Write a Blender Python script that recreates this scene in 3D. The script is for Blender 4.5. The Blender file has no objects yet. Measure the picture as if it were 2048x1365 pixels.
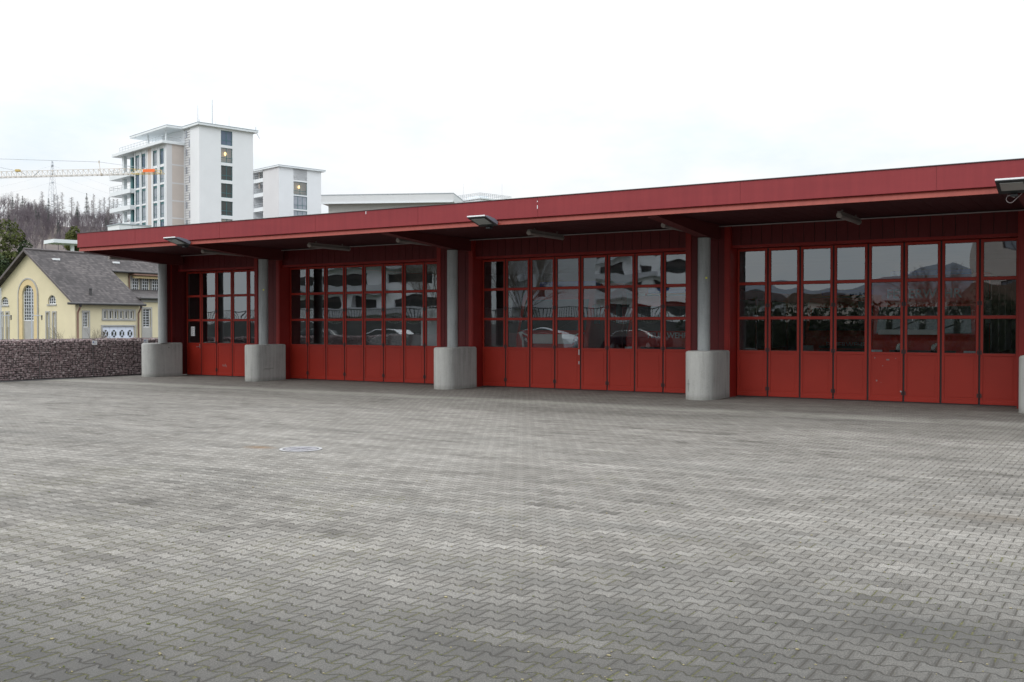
import bpy, bmesh, math, random
from math import sin, cos, tan, atan, atan2, radians, pi, floor, sqrt, hypot
from mathutils import Vector, Matrix, noise
from mathutils.geometry import tessellate_polygon
S = bpy.context.scene
COL = S.collection
R = radians
# ------------------------------------------------------------------ camera (calibrated)
F, U0, V0, HC = 2020.0, 1024.0, 682.5, 1.8
YAW, PIT = R(32.221), R(0.886)
cam = bpy.data.cameras.new('camera'); co = bpy.data.objects.new('camera', cam); COL.objects.link(co)
cam.sensor_width = 36; cam.lens = F/2048*36; cam.clip_end = 5000; cam.clip_start = .1
co.location = (0, 0, HC); co.rotation_euler = (pi/2-PIT, 0, YAW)
S.camera = co
def ray(u, v):
    x = (u-U0)/F; y = (V0-v)/F
    fw = cos(PIT)+y*sin(PIT); up = y*cos(PIT)-sin(PIT)
    return cos(YAW)*x-sin(YAW)*fw, sin(YAW)*x+cos(YAW)*fw, up
def W(u, v, d):            # point seen at (u,v) of the photograph at forward distance d
    X, Y, Z = ray(u, v); t = d
    return Vector((X*t, Y*t, HC+Z*t))
def onY(u, v, Y0): X, Y, Z = ray(u, v); t = Y0/Y; return X*t, HC+Z*t
def onX(u, v, X0): X, Y, Z = ray(u, v); t = X0/X; return Y*t, HC+Z*t
def along(C, dr, u):       # distance from C along dr to the column u
    X, Y, Z = ray(u, 651); k = X/Y
    return (C[0]-k*C[1])/(k*dr[1]-dr[0])
def zat(u, v, P):          # height seen at v above the ground point P
    X, Y, Z = ray(u, v); return HC+Z*(P[1]/Y)
# ------------------------------------------------------------------ materials
def NT(name):
    m = bpy.data.materials.new(name); m.use_nodes = True; nt = m.node_tree
    return m, nt, nt.nodes['Principled BSDF'], nt.nodes, nt.links
def math_(nt, op, a, b=None, c=None, clamp=False):
    n = nt.nodes.new('ShaderNodeMath'); n.operation = op; n.use_clamp = clamp
    for i, v in enumerate((a, b, c)):
        if v is None: continue
        if isinstance(v, (int, float)): n.inputs[i].default_value = v
        else: nt.links.new(v, n.inputs[i])
    return n.outputs[0]
def ramp(nt, f, stops):
    n = nt.nodes.new('ShaderNodeValToRGB'); e = n.color_ramp.elements
    while len(e) < len(stops): e.new(.5)
    for q, (p, c) in zip(e, stops): q.position = p; q.color = (*c, 1) if len(c) == 3 else c
    nt.links.new(f, n.inputs[0]); return n.outputs[0]
def noise_(nt, vec, scale, detail=4, rough=.55):
    n = nt.nodes.new('ShaderNodeTexNoise'); n.inputs['Scale'].default_value = scale
    n.inputs['Detail'].default_value = detail; n.inputs['Roughness'].default_value = rough
    if vec is not None: nt.links.new(vec, n.inputs['Vector'])
    return n.outputs['Fac']
def mapv(nt, vec, sc):
    n = nt.nodes.new('ShaderNodeMapping'); n.inputs['Scale'].default_value = sc
    nt.links.new(vec, n.inputs['Vector']); return n.outputs[0]
def mixc(nt, f, a, b, mode='MIX'):
    n = nt.nodes.new('ShaderNodeMix'); n.data_type = 'RGBA'; n.blend_type = mode
    for s, v in ((n.inputs[0], f), (n.inputs[6], a), (n.inputs[7], b)):
        if isinstance(v, (int, float)): s.default_value = v
        elif isinstance(v, tuple): s.default_value = (*v, 1)
        else: nt.links.new(v, s)
    return n.outputs[2]
def geo(nt): return nt.nodes.new('ShaderNodeNewGeometry').outputs['Position']
def mat(name, col, rough=.6, var=.15, scale=3., metal=0., spec=.5, bump=0., bscale=40., streak=None):
    m, nt, b, N, L = NT(name)
    p = geo(nt)
    f = noise_(nt, p if streak is None else mapv(nt, p, streak), scale, 5, .6)
    d = tuple(max(0, c*(1-var)) for c in col); l = tuple(min(1, c*(1+var)) for c in col)
    L.new(ramp(nt, f, [(.3, d), (.7, l)]), b.inputs['Base Color'])
    b.inputs['Roughness'].default_value = rough; b.inputs['Metallic'].default_value = metal
    b.inputs['Specular IOR Level'].default_value = spec
    if bump:
        bn = N.new('ShaderNodeBump'); bn.inputs['Strength'].default_value = bump; bn.inputs['Distance'].default_value = .01
        L.new(noise_(nt, p, bscale, 4), bn.inputs['Height']); L.new(bn.outputs[0], b.inputs['Normal'])
    return m
M = {}
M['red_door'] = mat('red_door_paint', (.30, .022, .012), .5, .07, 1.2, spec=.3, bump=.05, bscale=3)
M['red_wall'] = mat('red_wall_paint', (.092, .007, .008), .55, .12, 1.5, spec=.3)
M['red_frame'] = mat('red_frame_paint', (.22, .014, .011), .5, .1, 1.5, spec=.3)
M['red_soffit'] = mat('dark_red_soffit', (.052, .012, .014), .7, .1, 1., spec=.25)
def fascia_mat(name, c, c2):
    m, nt, b, N, L = NT(name); p = geo(nt)
    a = noise_(nt, mapv(nt, p, (.25, 1, 1.5)), 1.2, 5, .6)
    s = noise_(nt, mapv(nt, p, (6, 6, .35)), 1.5, 4, .6)
    k = math_(nt, 'ADD', math_(nt, 'MULTIPLY', a, .55), math_(nt, 'MULTIPLY', s, .45))
    L.new(ramp(nt, k, [(.35, c), (.65, c2)]), b.inputs['Base Color'])
    b.inputs['Roughness'].default_value = .5; b.inputs['Specular IOR Level'].default_value = .3
    bn = N.new('ShaderNodeBump'); bn.inputs['Strength'].default_value = .25; bn.inputs['Distance'].default_value = .02
    L.new(noise_(nt, mapv(nt, p, (1, 1, 1.5)), .9, 2), bn.inputs['Height']); L.new(bn.outputs[0], b.inputs['Normal'])
    return m
M['fascia'] = fascia_mat('fascia_red_metal', (.185, .021, .026), (.23, .029, .033))
M['strip'] = fascia_mat('fascia_lower_strip_metal', (.205, .030, .020), (.275, .050, .034))
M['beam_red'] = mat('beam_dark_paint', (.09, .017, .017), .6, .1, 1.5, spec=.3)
M['hingered'] = mat('hinge_dark_red', (.035, .008, .008), .5)
M['scuff'] = mat('grey_scuff', (.20, .17, .17), .7)
M['seal'] = mat('black_rubber_seal', (.012, .011, .012), .7)
M['blackmetal'] = mat('black_metal', (.02, .02, .022), .5)
M['steel'] = mat('worn_steel', (.45, .45, .46), .35, .1, metal=.8)
M['gasket'] = mat('window_gasket', (.03, .012, .012), .6)
M['paper'] = mat('white_paper', (.75, .76, .78), .8, .03)
M['ink'] = mat('grey_ink', (.2, .2, .22), .8)
M['yellow'] = mat('yellow_sticker', (.7, .7, .08), .6)
M['lampgrey'] = mat('lamp_dark_grey', (.17, .19, .23), .42, .08)
M['lamprim'] = mat('lamp_black_rim', (.02, .024, .026), .5)
M['lampwhite'] = mat('lamp_pale_edge', (.75, .76, .78), .4, .05)
M['lampglass'] = mat('lamp_glass', (.32, .34, .33), .2, .05)
M['tube'] = mat('frosted_tube_cover', (.20, .185, .175), .45, .1)
M['tubecap'] = mat('tube_end_cap', (.30, .27, .25), .5, .1)
M['cable'] = mat('grey_cable', (.30, .26, .26), .6)
# concrete
def concrete(name, base, boards=True):
    m, nt, b, N, L = NT(name); p = geo(nt)
    n1 = noise_(nt, p, 1.3, 6, .6); n2 = noise_(nt, p, 30, 3, .7)
    st = noise_(nt, mapv(nt, p, (9, 9, .6)), 1.3, 3, .6)
    k = math_(nt, 'ADD', math_(nt, 'ADD', math_(nt, 'MULTIPLY', n1, .4), math_(nt, 'MULTIPLY', n2, .2)), math_(nt, 'MULTIPLY', st, .4))
    c = ramp(nt, k, [(.32, tuple(x*.66 for x in base)), (.47, base), (.68, tuple(min(1, x*1.25) for x in base))])
    sep = N.new('ShaderNodeSeparateXYZ'); L.new(p, sep.inputs[0])
    low = math_(nt, 'MULTIPLY', math_(nt, 'SUBTRACT', .14, sep.outputs[2], clamp=True), 5., clamp=True)
    low = math_(nt, 'MULTIPLY', low, noise_(nt, p, 7, 3))
    c = mixc(nt, low, c, (.07, .068, .05))
    vo = N.new('ShaderNodeTexVoronoi'); vo.inputs['Scale'].default_value = 9; L.new(p, vo.inputs['Vector'])
    hole = math_(nt, 'LESS_THAN', vo.outputs['Distance'], .055)
    c = mixc(nt, math_(nt, 'MULTIPLY', hole, .55), c, (.09, .085, .08))
    L.new(c, b.inputs['Base Color']); b.inputs['Roughness'].default_value = .85
    # vertical board marks round the nose
    wv = math_(nt, 'ABSOLUTE', math_(nt, 'SUBTRACT', math_(nt, 'FRACT', math_(nt, 'MULTIPLY', math_(nt, 'ADD', sep.outputs[0], math_(nt, 'MULTIPLY', sep.outputs[1], .6)), 17.)), .5))
    hh = math_(nt, 'ADD', math_(nt, 'MULTIPLY', math_(nt, 'LESS_THAN', wv, .08), -.35 if boards else 0), n2)
    bn = N.new('ShaderNodeBump'); bn.inputs['Strength'].default_value = .5; bn.inputs['Distance'].default_value = .006
    L.new(hh, bn.inputs['Height']); L.new(bn.outputs[0], b.inputs['Normal'])
    return m
M['concrete'] = concrete('weathered_concrete', (.32, .32, .305))
M['column'] = concrete('column_concrete', (.255, .268, .27), False)
# glass: real window glass, clear with a mirror coat that grows with the angle
def glass_mat(name, tint=(.82, .87, .87), k=3.2, base=.04, rough=0.):
    m, nt, b, N, L = NT(name); N.remove(b); out = N['Material Output']
    tr = N.new('ShaderNodeBsdfTransparent'); tr.inputs[0].default_value = (*tint, 1)
    gl = N.new('ShaderNodeBsdfGlossy'); gl.inputs['Roughness'].default_value = rough; gl.inputs[0].default_value = (.93, .97, 1, 1)
    fr = N.new('ShaderNodeFresnel'); fr.inputs[0].default_value = 1.52
    mx = N.new('ShaderNodeMixShader')
    L.new(math_(nt, 'ADD', math_(nt, 'MULTIPLY', fr.outputs[0], k), base, clamp=True), mx.inputs[0])
    L.new(tr.outputs[0], mx.inputs[1]); L.new(gl.outputs[0], mx.inputs[2]); L.new(mx.outputs[0], out.inputs[0])
    return m
M['glass'] = glass_mat('door_glass')
M['carglass'] = glass_mat('vehicle_glass', (.25, .3, .3), 1.5)
def emis(name, col, st):
    m, nt, b, N, L = NT(name)
    b.inputs['Emission Color'].default_value = (*col, 1); b.inputs['Emission Strength'].default_value = st
    b.inputs['Base Color'].default_value = (*col, 1); return m
# far buildings
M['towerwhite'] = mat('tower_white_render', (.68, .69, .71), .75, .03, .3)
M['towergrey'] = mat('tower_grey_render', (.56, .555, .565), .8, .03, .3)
M['towerbeige'] = mat('tower_beige_render', (.50, .44, .405), .8, .04, .4)
M['towerslab'] = mat('tower_white_slab', (.66, .69, .71), .7, .03)
M['soffitgrey'] = mat('canopy_soffit', (.50, .52, .52), .8, .04)
M['roofedge'] = mat('roof_edge_metal', (.30, .34, .37), .5, .05)
M['teal'] = mat('dark_teal_window_frame', (.035, .12, .13), .5, .1)
M['winglass'] = mat('window_pane_dark', (.042, .046, .045), .08, .2, .4)
M['winglass_sky'] = mat('window_pane_sky_tint', (.10, .13, .19), .08, .2, .4)  # sky reflection painted into the pane as blue
M['winglass_pale'] = mat('window_pane_pale', (.28, .30, .34), .12, .15, 1.)  # pale, slightly blue pane colour
M['roomwall'] = mat('room_wall', (.42, .35, .26), .8)
M['roomlamp'] = emis('lit_ceiling_lamp', (1., .66, .25), 3.2)
M['railing'] = mat('railing_metal', (.42, .45, .47), .5, .05)
M['hallwhite'] = mat('hall_pale_cladding', (.56, .57, .58), .6, .03, .5)
M['halldark'] = mat('hall_recess_wall', (.42, .41, .39), .8, .05)
M['cranewhite'] = mat('crane_pale_paint', (.50, .44, .38), .5, .08)
M['craneyellow'] = mat('crane_yellow_paint', (.55, .40, .14), .5, .08)
M['orange'] = mat('orange_sign', (.85, .16, .03), .5, .04)
M['galv'] = mat('galvanised_steel', (.42, .45, .49), .5, .06)
# house
M['cream'] = mat('cream_render', (.62, .55, .375), .85, .05, .6, bump=.2, bscale=6)
M['ochre'] = mat('ochre_surround', (.60, .47, .26), .85, .05)
M['stone'] = mat('grey_stone_trim', (.36, .35, .33), .8, .1, 1.)
M['gutter'] = mat('dark_gutter', (.045, .042, .043), .5)
M['pipe'] = mat('brown_downpipe', (.20, .11, .08), .5)
M['whiteframe'] = mat('white_window_frame', (.74, .76, .80), .5, .03)
M['gatewhite'] = mat('white_gate_paint', (.66, .70, .80), .5, .03)
M['slate'] = mat('dark_trim', (.10, .085, .085), .7, .1)
def roof_mat(name):
    m, nt, b, N, L = NT(name); p = geo(nt)
    sep = N.new('ShaderNodeSeparateXYZ'); L.new(p, sep.inputs[0])
    row = math_(nt, 'MULTIPLY', sep.outputs[2], 1/.17)
    fr = math_(nt, 'FRACT', row)
    cellv = N.new('ShaderNodeCombineXYZ'); L.new(math_(nt, 'FLOOR', row), cellv.inputs[2]); L.new(math_(nt, 'FLOOR', math_(nt, 'MULTIPLY', sep.outputs[1], 4.5)), cellv.inputs[1])
    wn = N.new('ShaderNodeTexWhiteNoise'); L.new(cellv.outputs[0], wn.inputs['Vector'])
    n1 = noise_(nt, p, .35, 5, .65)
    k = math_(nt, 'ADD', math_(nt, 'MULTIPLY', wn.outputs['Value'], .35), math_(nt, 'MULTIPLY', n1, .65))
    c = ramp(nt, k, [(.25, (.032, .027, .028)), (.5, (.06, .052, .053)), (.78, (.115, .10, .098))])
    c = mixc(nt, math_(nt, 'LESS_THAN', fr, .16), c, (.035, .03, .03))
    L.new(c, b.inputs['Base Color']); b.inputs['Roughness'].default_value = .85
    return m
M['tiles'] = roof_mat('old_roof_tiles')
# nature
def leaf_mat(name, stops, sc=.8):
    m, nt, b, N, L = NT(name); p = geo(nt)
    oi = N.new('ShaderNodeObjectInfo')
    f = math_(nt, 'ADD', math_(nt, 'MULTIPLY', noise_(nt, p, sc, 3), .8), math_(nt, 'MULTIPLY', oi.outputs['Random'], .2))
    L.new(ramp(nt, f, stops), b.inputs['Base Color']); b.inputs['Roughness'].default_value = .8
    b.inputs['Specular IOR Level'].default_value = .2
    return m
M['darkleaf'] = leaf_mat('dark_evergreen_needles', [(.3, (.012, .022, .010)), (.5, (.028, .044, .018)), (.7, (.06, .08, .03))])
M['oliveleaf'] = leaf_mat('olive_foliage', [(.3, (.045, .055, .018)), (.5, (.10, .115, .035)), (.7, (.17, .18, .06))])
M['farneedle'] = leaf_mat('far_conifer_needles', [(.3, (.09, .105, .10)), (.6, (.13, .145, .13)), (.8, (.16, .17, .145))], .1)
M['farbark'] = leaf_mat('far_twigs_haze_tint', [(.25, (.11, .092, .104)), (.5, (.155, .130, .145)), (.8, (.21, .18, .185))], .05)  # bluish distance haze put into the twig colour
M['fartrunk'] = leaf_mat('far_trunk', [(.3, (.17, .15, .155)), (.7, (.25, .225, .22))], .1)
M['bark'] = mat('bark', (.10, .085, .07), .9, .25, 6)
M['twig'] = mat('twigs', (.15, .125, .10), .9, .2, 3)
M['hill'] = leaf_mat('hill_floor', [(.3, (.085, .068, .068)), (.5, (.12, .098, .09)), (.75, (.16, .13, .11))], .03)
M['hillfar'] = mat('far_hill_forest', (.10, .115, .14), .9, .2, .02)
M['asphalt'] = mat('dark_asphalt', (.06, .06, .062), .85, .2, 3, bump=.3, bscale=60)
M['grass'] = mat('dull_grass', (.06, .075, .03), .95, .3, .5)
M['hedge'] = leaf_mat('hedge_leaves', [(.3, (.018, .025, .012)), (.7, (.05, .06, .03))], 2.)
# reflected facades across the yard
M['wallwhite'] = mat('white_render', (.84, .84, .86), .8, .04, .3)
M['wallgrey'] = mat('pale_grey_render', (.48, .49, .52), .8, .04, .3)
M['darkconcrete'] = mat('dark_weathered_concrete', (.10, .10, .095), .9, .3, .8)
M['brownroof'] = mat('brown_roof', (.12, .08, .06), .85, .2, 1)
# interior
M['inwall'] = mat('interior_wall', (.10, .10, .095), .9, .2, .6)
M['infloor'] = mat('interior_floor', (.10, .10, .10), .5, .2, .8)
M['fire_red'] = mat('fire_engine_red', (.42, .022, .016), .25, .05)
M['fire_white'] = mat('fire_engine_white', (.62, .62, .62), .35, .04)
M['chrome'] = mat('chrome', (.75, .76, .78), .12, .05, metal=.9)
M['tyre'] = mat('tyre_rubber', (.02, .02, .02), .85)
M['carblack'] = mat('dark_car_paint', (.015, .017, .022), .15)
M['headlight'] = mat('headlight_lens', (.6, .62, .65), .08, .1)
M['lettering'] = mat('pale_lettering', (.48, .46, .48), .5, .03)
M['darkred'] = mat('dark_red_lettering', (.22, .02, .02), .6)
M['offwhite'] = mat('box_white_panel', (.78, .79, .81), .6, .05)
# gabion stones
def stones_mat():
    m, nt, b, N, L = NT('gabion_stones'); p = geo(nt)
    at = N.new('ShaderNodeAttribute'); at.attribute_name = 'tone'; at.attribute_type = 'GEOMETRY'
    n = noise_(nt, p, 12, 4)
    k = math_(nt, 'ADD', math_(nt, 'MULTIPLY', at.outputs['Fac'], .75), math_(nt, 'MULTIPLY', n, .25))
    L.new(ramp(nt, k, [(.12, (.13, .10, .10)), (.35, (.22, .155, .155)), (.55, (.29, .22, .22)), (.74, (.42, .35, .34)), (.9, (.62, .56, .54))]), b.inputs['Base Color'])
    b.inputs['Roughness'].default_value = .85
    return m
M['stones'] = stones_mat()
M['stoneback'] = mat('gabion_core', (.09, .07, .07), .95)
M['wire'] = mat('gabion_wire', (.13, .12, .12), .5)
# ---- paving: interlocking double-T stones
def paving():
    m, nt, b, N, L = NT('interlocking_pavers'); p = geo(nt)
    ma = lambda *a, **k: math_(nt, *a, **k)
    sep = N.new('ShaderNodeSeparateXYZ'); L.new(p, sep.inputs[0])
    off = N.new('ShaderNodeVectorMath'); off.operation = 'ADD'; off.inputs[1].default_value = (37., 11., 3.); L.new(p, off.inputs[0])
    x = ma('ADD', sep.outputs[0], ma('MULTIPLY', ma('SUBTRACT', noise_(nt, p, .55, 2), .5), .05)); y = ma('ADD', sep.outputs[1], ma('MULTIPLY', ma('SUBTRACT', noise_(nt, off.outputs[0], .5, 2), .5), .06))
    x = ma('ADD', x, ma('MULTIPLY', ma('SUBTRACT', noise_(nt, p, 7., 1), .5), .010)); y = ma('ADD', y, ma('MULTIPLY', ma('SUBTRACT', noise_(nt, off.outputs[0], 7., 1), .5), .010))
    LX, HY, A = .171, .139, .0175
    xs = ma('MULTIPLY', x, 1/LX)
    bb = ma('FLOOR', ma('ADD', ma('MULTIPLY', y, 1/HY), .5))
    # trapezoid wave of the seam, phase moves by half a stone per row
    ph = ma('FRACT', ma('ADD', ma('ADD', xs, ma('MULTIPLY', ma('SUBTRACT', bb, 1.), .5)), 0.))
    tri = ma('SUBTRACT', ma('MULTIPLY', ma('ABSOLUTE', ma('SUBTRACT', ph, .5)), 4.), 1.)
    tr = ma('MAXIMUM', ma('MINIMUM', ma('MULTIPLY', tri, 2.6), 1.), -1.)
    dist = ma('SUBTRACT', y, ma('ADD', ma('MULTIPLY', bb, HY), ma('MULTIPLY', tr, A)))
    row = ma('SUBTRACT', bb, ma('LESS_THAN', dist, 0.))
    px = ma('ADD', xs, ma('MULTIPLY', row, .5))
    cx = ma('ABSOLUTE', ma('SUBTRACT', ma('FRACT', ma('ADD', px, .5)), .5))
    j2 = ma('MULTIPLY', cx, LX)
    jd = ma('MINIMUM', ma('ABSOLUTE', dist), ma('MULTIPLY', j2, .62))
    wob = ma('MULTIPLY', ma('ADD', noise_(nt, p, 25, 2), noise_(nt, p, 3, 2)), .0050)
    jd = ma('ADD', jd, ma('SUBTRACT', wob, .0045))
    wn = N.new('ShaderNodeTexWhiteNoise'); cv = N.new('ShaderNodeCombineXYZ')
    L.new(ma('FLOOR', px), cv.inputs[0]); L.new(row, cv.inputs[1]); L.new(cv.outputs[0], wn.inputs['Vector'])
    joint = N.new('ShaderNodeMapRange'); joint.interpolation_type = 'SMOOTHSTEP'
    joint.inputs['From Min'].default_value = .0018; joint.inputs['From Max'].default_value = .0052
    joint.inputs['To Min'].default_value = 1; joint.inputs['To Max'].default_value = 0; L.new(jd, joint.inputs['Value'])
    jf = joint.outputs[0]
    big = noise_(nt, mapv(nt, p, (.55, 1., 1.)), .22, 6, .62)
    med = noise_(nt, mapv(nt, p, (.6, 1.6, 1)), .9, 5, .65)
    fine = noise_(nt, p, 85, 3, .8); grit = noise_(nt, p, 150, 1, .5)
    rv = N.new('ShaderNodeCombineXYZ'); L.new(ma('MULTIPLY', x, .55), rv.inputs[0]); L.new(ma('MULTIPLY', row, .62), rv.inputs[1])
    rown = noise_(nt, rv.outputs[0], 1.0, 4, .7)
    tone = ma('ADD', ma('ADD', ma('ADD', ma('MULTIPLY', big, .32), ma('MULTIPLY', med, .22)), ma('MULTIPLY', rown, .36)), ma('MULTIPLY', wn.outputs['Value'], .10))
    c = ramp(nt, tone, [(.36, (.090, .083, .074)), (.45, (.170, .159, .143)), (.53, (.228, .215, .195)), (.64, (.315, .299, .274))])
    c = mixc(nt, 1., c, ramp(nt, ma('ADD', ma('MULTIPLY', fine, .6), ma('MULTIPLY', grit, .4)), [(.40, (.36, .355, .35)), (.5, (.93, .93, .93)), (.59, (1.55, 1.53, 1.52))]), 'MULTIPLY')
    spk = ma('GREATER_THAN', noise_(nt, p, 130, 1, .5), .73)
    c = mixc(nt, ma('MULTIPLY', spk, .5), c, (.5, .5, .5))
    # tyre tracks, dirt lines sweeping in front of the bays
    cx2 = N.new('ShaderNodeCombineXYZ')
    L.new(ma('MULTIPLY', x, .05), cx2.inputs[0])
    L.new(ma('ADD', ma('MULTIPLY', y, .9), ma('MULTIPLY', noise_(nt, p, .12, 2), 5.)), cx2.inputs[1])
    trk = noise_(nt, cx2.outputs[0], 1.6, 3, .6)
    c = mixc(nt, ma('MULTIPLY', ramp(nt, trk, [(.53, (0, 0, 0)), (.70, (1, 1, 1))]), .34), c, (.095, .092, .085))
    near_dark = ma('MULTIPLY', ma('ADD', ma('MULTIPLY', ma('SUBTRACT', 8.2, ma('SUBTRACT', ma('MULTIPLY', y, .846), ma('MULTIPLY', x, .533)), clamp=False), .34), ma('MULTIPLY', ma('SUBTRACT', med, .5), 1.6), clamp=True), .76)  # pavers get darker with nearness along the view direction
    c = mixc(nt, near_dark, c, (.052, .050, .047))
    # isolated tile sets darker
    c = mixc(nt, ma('MULTIPLY', ma('GREATER_THAN', wn.outputs['Value'], .90), .16), c, (.09, .09, .085))
    # pale washed band under the drip edge of the roof, dark wheel streaks
    bd = ma('MULTIPLY', ma('SUBTRACT', 1., ma('MULTIPLY', ma('ABSOLUTE', ma('SUBTRACT', y, 20.3)), 1.5), clamp=True), ma('MULTIPLY', med, .9))
    c = mixc(nt, bd, c, (.36, .35, .31))
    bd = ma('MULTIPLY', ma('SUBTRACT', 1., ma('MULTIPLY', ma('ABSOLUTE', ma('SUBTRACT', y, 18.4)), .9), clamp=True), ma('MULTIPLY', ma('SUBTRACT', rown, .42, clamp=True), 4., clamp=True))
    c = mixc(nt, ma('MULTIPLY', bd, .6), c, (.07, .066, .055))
    roof_shade = ma('MULTIPLY', ma('GREATER_THAN', y, 20.9), .28)  # shade under the roof painted into the sheltered, browner pavers
    c = mixc(nt, roof_shade, c, (.12, .105, .095))
    # rust/ brown stains
    for (sx, sy, rx, ry, col, st) in ((-11.1, 10.6, .34, .22, (.20, .12, .06), .8), (-1.2, 10.4, 1.0, .3, (.10, .08, .06), .7), (-.5, 10.5, .35, .18, (.15, .09, .07), .7), (-5.7, 2.7, 2.3, 1.2, (.05, .048, .046), .6), (-1.0, 6.3, 1.2, .55, (.06, .057, .053), .55)):
        dd = ma('SQRT', ma('ADD', ma('POWER', ma('MULTIPLY', ma('SUBTRACT', x, sx), 1/rx), 2.), ma('POWER', ma('MULTIPLY', ma('SUBTRACT', y, sy), 1/ry), 2.)))
        mk = ma('MULTIPLY', ma('SUBTRACT', 1.25, ma('ADD', dd, ma('MULTIPLY', med, .5)), clamp=True), st)
        c = mixc(nt, mk, c, col)
    # joints: dark grit, moss in patches
    mossn = noise_(nt, p, .8, 4, .6)
    near = ma('SUBTRACT', 1., ma('MULTIPLY', y, .10), clamp=True)
    moss = ma('MULTIPLY', ma('GREATER_THAN', ma('ADD', ma('ADD', mossn, ma('MULTIPLY', near, .32)), ma('MULTIPLY', noise_(nt, p, 14, 2), .25)), .78), 1.)
    jc = mixc(nt, moss, (.055, .050, .043), ramp(nt, noise_(nt, p, 40, 2), [(.35, (.045, .045, .018)), (.65, (.12, .115, .045))]))
    c = mixc(nt, ma('MULTIPLY', jf, .84), c, jc)
    L.new(c, b.inputs['Base Color'])
    L.new(ma('ADD', .72, ma('MULTIPLY', jf, .2)), b.inputs['Roughness'])
    b.inputs['Specular IOR Level'].default_value = .16
    bn = N.new('ShaderNodeBump'); bn.inputs['Strength'].default_value = .9; bn.inputs['Distance'].default_value = .012
    edge = N.new('ShaderNodeMapRange'); edge.inputs['From Min'].default_value = .002; edge.inputs['From Max'].default_value = .012; L.new(jd, edge.inputs['Value'])
    tilt = ma('MULTIPLY', wn.outputs['Value'], .18)
    L.new(ma('ADD', ma('ADD', edge.outputs[0], tilt), ma('MULTIPLY', fine, .16)), bn.inputs['Height']); L.new(bn.outputs[0], b.inputs['Normal'])
    return m
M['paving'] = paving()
# ------------------------------------------------------------------ mesh helpers
class MB:
    def __init__(s): s.v = []; s.f = []; s.m = []; s.sm = []
    def add(s, vs, fs, mi=0, smooth=False):
        o = len(s.v); s.v += [tuple(a) for a in vs]
        for f in fs: s.f.append(tuple(i+o for i in f)); s.m.append(mi); s.sm.append(smooth)
    def box(s, x0, x1, y0, y1, z0, z1, mi=0, T=None):
        vs = [(x, y, z) for x in (x0, x1) for y in (y0, y1) for z in (z0, z1)]
        if T: vs = [T(*a) for a in vs]
        s.add(vs, [(0, 1, 3, 2), (4, 6, 7, 5), (0, 4, 5, 1), (2, 3, 7, 6), (0, 2, 6, 4), (1, 5, 7, 3)], mi)
        return s
    def quad(s, a, b, c, d, mi=0): s.add([a, b, c, d], [(0, 1, 2, 3)], mi); return s
    def tube(s, a, b, r0, r1=None, n=8, mi=0, smooth=True, cap=True):
        a = Vector(a); b = Vector(b); r1 = r0 if r1 is None else r1
        d = (b-a)
        if d.length < 1e-6: return s
        d.normalize()
        h = Vector((0, 0, 1)) if abs(d.z) < .9 else Vector((1, 0, 0))
        p = d.cross(h).normalized(); q = d.cross(p)
        vs = []
        for k in range(n):
            w = cos(2*pi*k/n)*p+sin(2*pi*k/n)*q
            vs += [a+w*r0, b+w*r1]
        fs = [(2*k, 2*((k+1) % n), 2*((k+1) % n)+1, 2*k+1) for k in range(n)]
        s.add(vs, fs, mi, smooth)
        if cap:
            s.add([vs[2*k] for k in range(n)], [tuple(range(n))[::-1]], mi); s.add([vs[2*k+1] for k in range(n)], [tuple(range(n))], mi)
        return s
    def path(s, pts, r, n=6, mi=0):
        for a, b in zip(pts, pts[1:]): s.tube(a, b, r, r, n, mi)
        return s
    def prism(s, poly, z0, z1, mi=0, T=None, smooth=False):
        n = len(poly); vs = [(x, y, z0) for x, y in poly]+[(x, y, z1) for x, y in poly]
        if T: vs = [T(*a) for a in vs]
        s.add(vs, [(k, (k+1) % n, n+(k+1) % n, n+k) for k in range(n)], mi, smooth)
        s.add(vs, [tuple(range(n))[::-1], tuple(range(n, 2*n))], mi)
        return s
    def sphere(s, c, r, mi=0, n=8, m=6, sc=(1, 1, 1)):
        vs = [(c[0], c[1], c[2]+r*sc[2])]
        for i in range(1, m):
            for k in range(n):
                t = pi*i/m; f = 2*pi*k/n
                vs.append((c[0]+r*sc[0]*sin(t)*cos(f), c[1]+r*sc[1]*sin(t)*sin(f), c[2]+r*sc[2]*cos(t)))
        vs.append((c[0], c[1], c[2]-r*sc[2])); L_ = len(vs)-1
        fs = [(0, 1+k, 1+(k+1) % n) for k in range(n)]
        for i in range(m-2):
            for k in range(n): fs.append((1+i*n+k, 1+(i+1)*n+k, 1+(i+1)*n+(k+1) % n, 1+i*n+(k+1) % n))
        fs += [(L_, 1+(m-2)*n+(k+1) % n, 1+(m-2)*n+k) for k in range(n)]
        s.add(vs, fs, mi, True); return s
    def build(s, name, mats, parent=None, loc=None, bevel=0, fixn=True):
        me = bpy.data.meshes.new(name)
        if not isinstance(mats, (list, tuple)): mats = [mats]
        org = Vector(loc) if loc is not None else Vector((0, 0, 0))
        me.from_pydata([tuple(Vector(v)-org) for v in s.v], [], s.f)
        for mt in mats: me.materials.append(M[mt] if isinstance(mt, str) else mt)
        me.polygons.foreach_set('material_index', s.m); me.polygons.foreach_set('use_smooth', s.sm)
        if fixn:
            bm = bmesh.new(); bm.from_mesh(me); bmesh.ops.recalc_face_normals(bm, faces=bm.faces); bm.to_mesh(me); bm.free()
        me.update()
        o = bpy.data.objects.new(name, me); COL.objects.link(o)
        if parent is not None:
            o.parent = parent
        o.location = org
        if bevel:
            bv = o.modifiers.new('bevel', 'BEVEL'); bv.width = bevel; bv.segments = 2; bv.limit_method = 'ANGLE'; bv.angle_limit = R(40)
        return o
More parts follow.
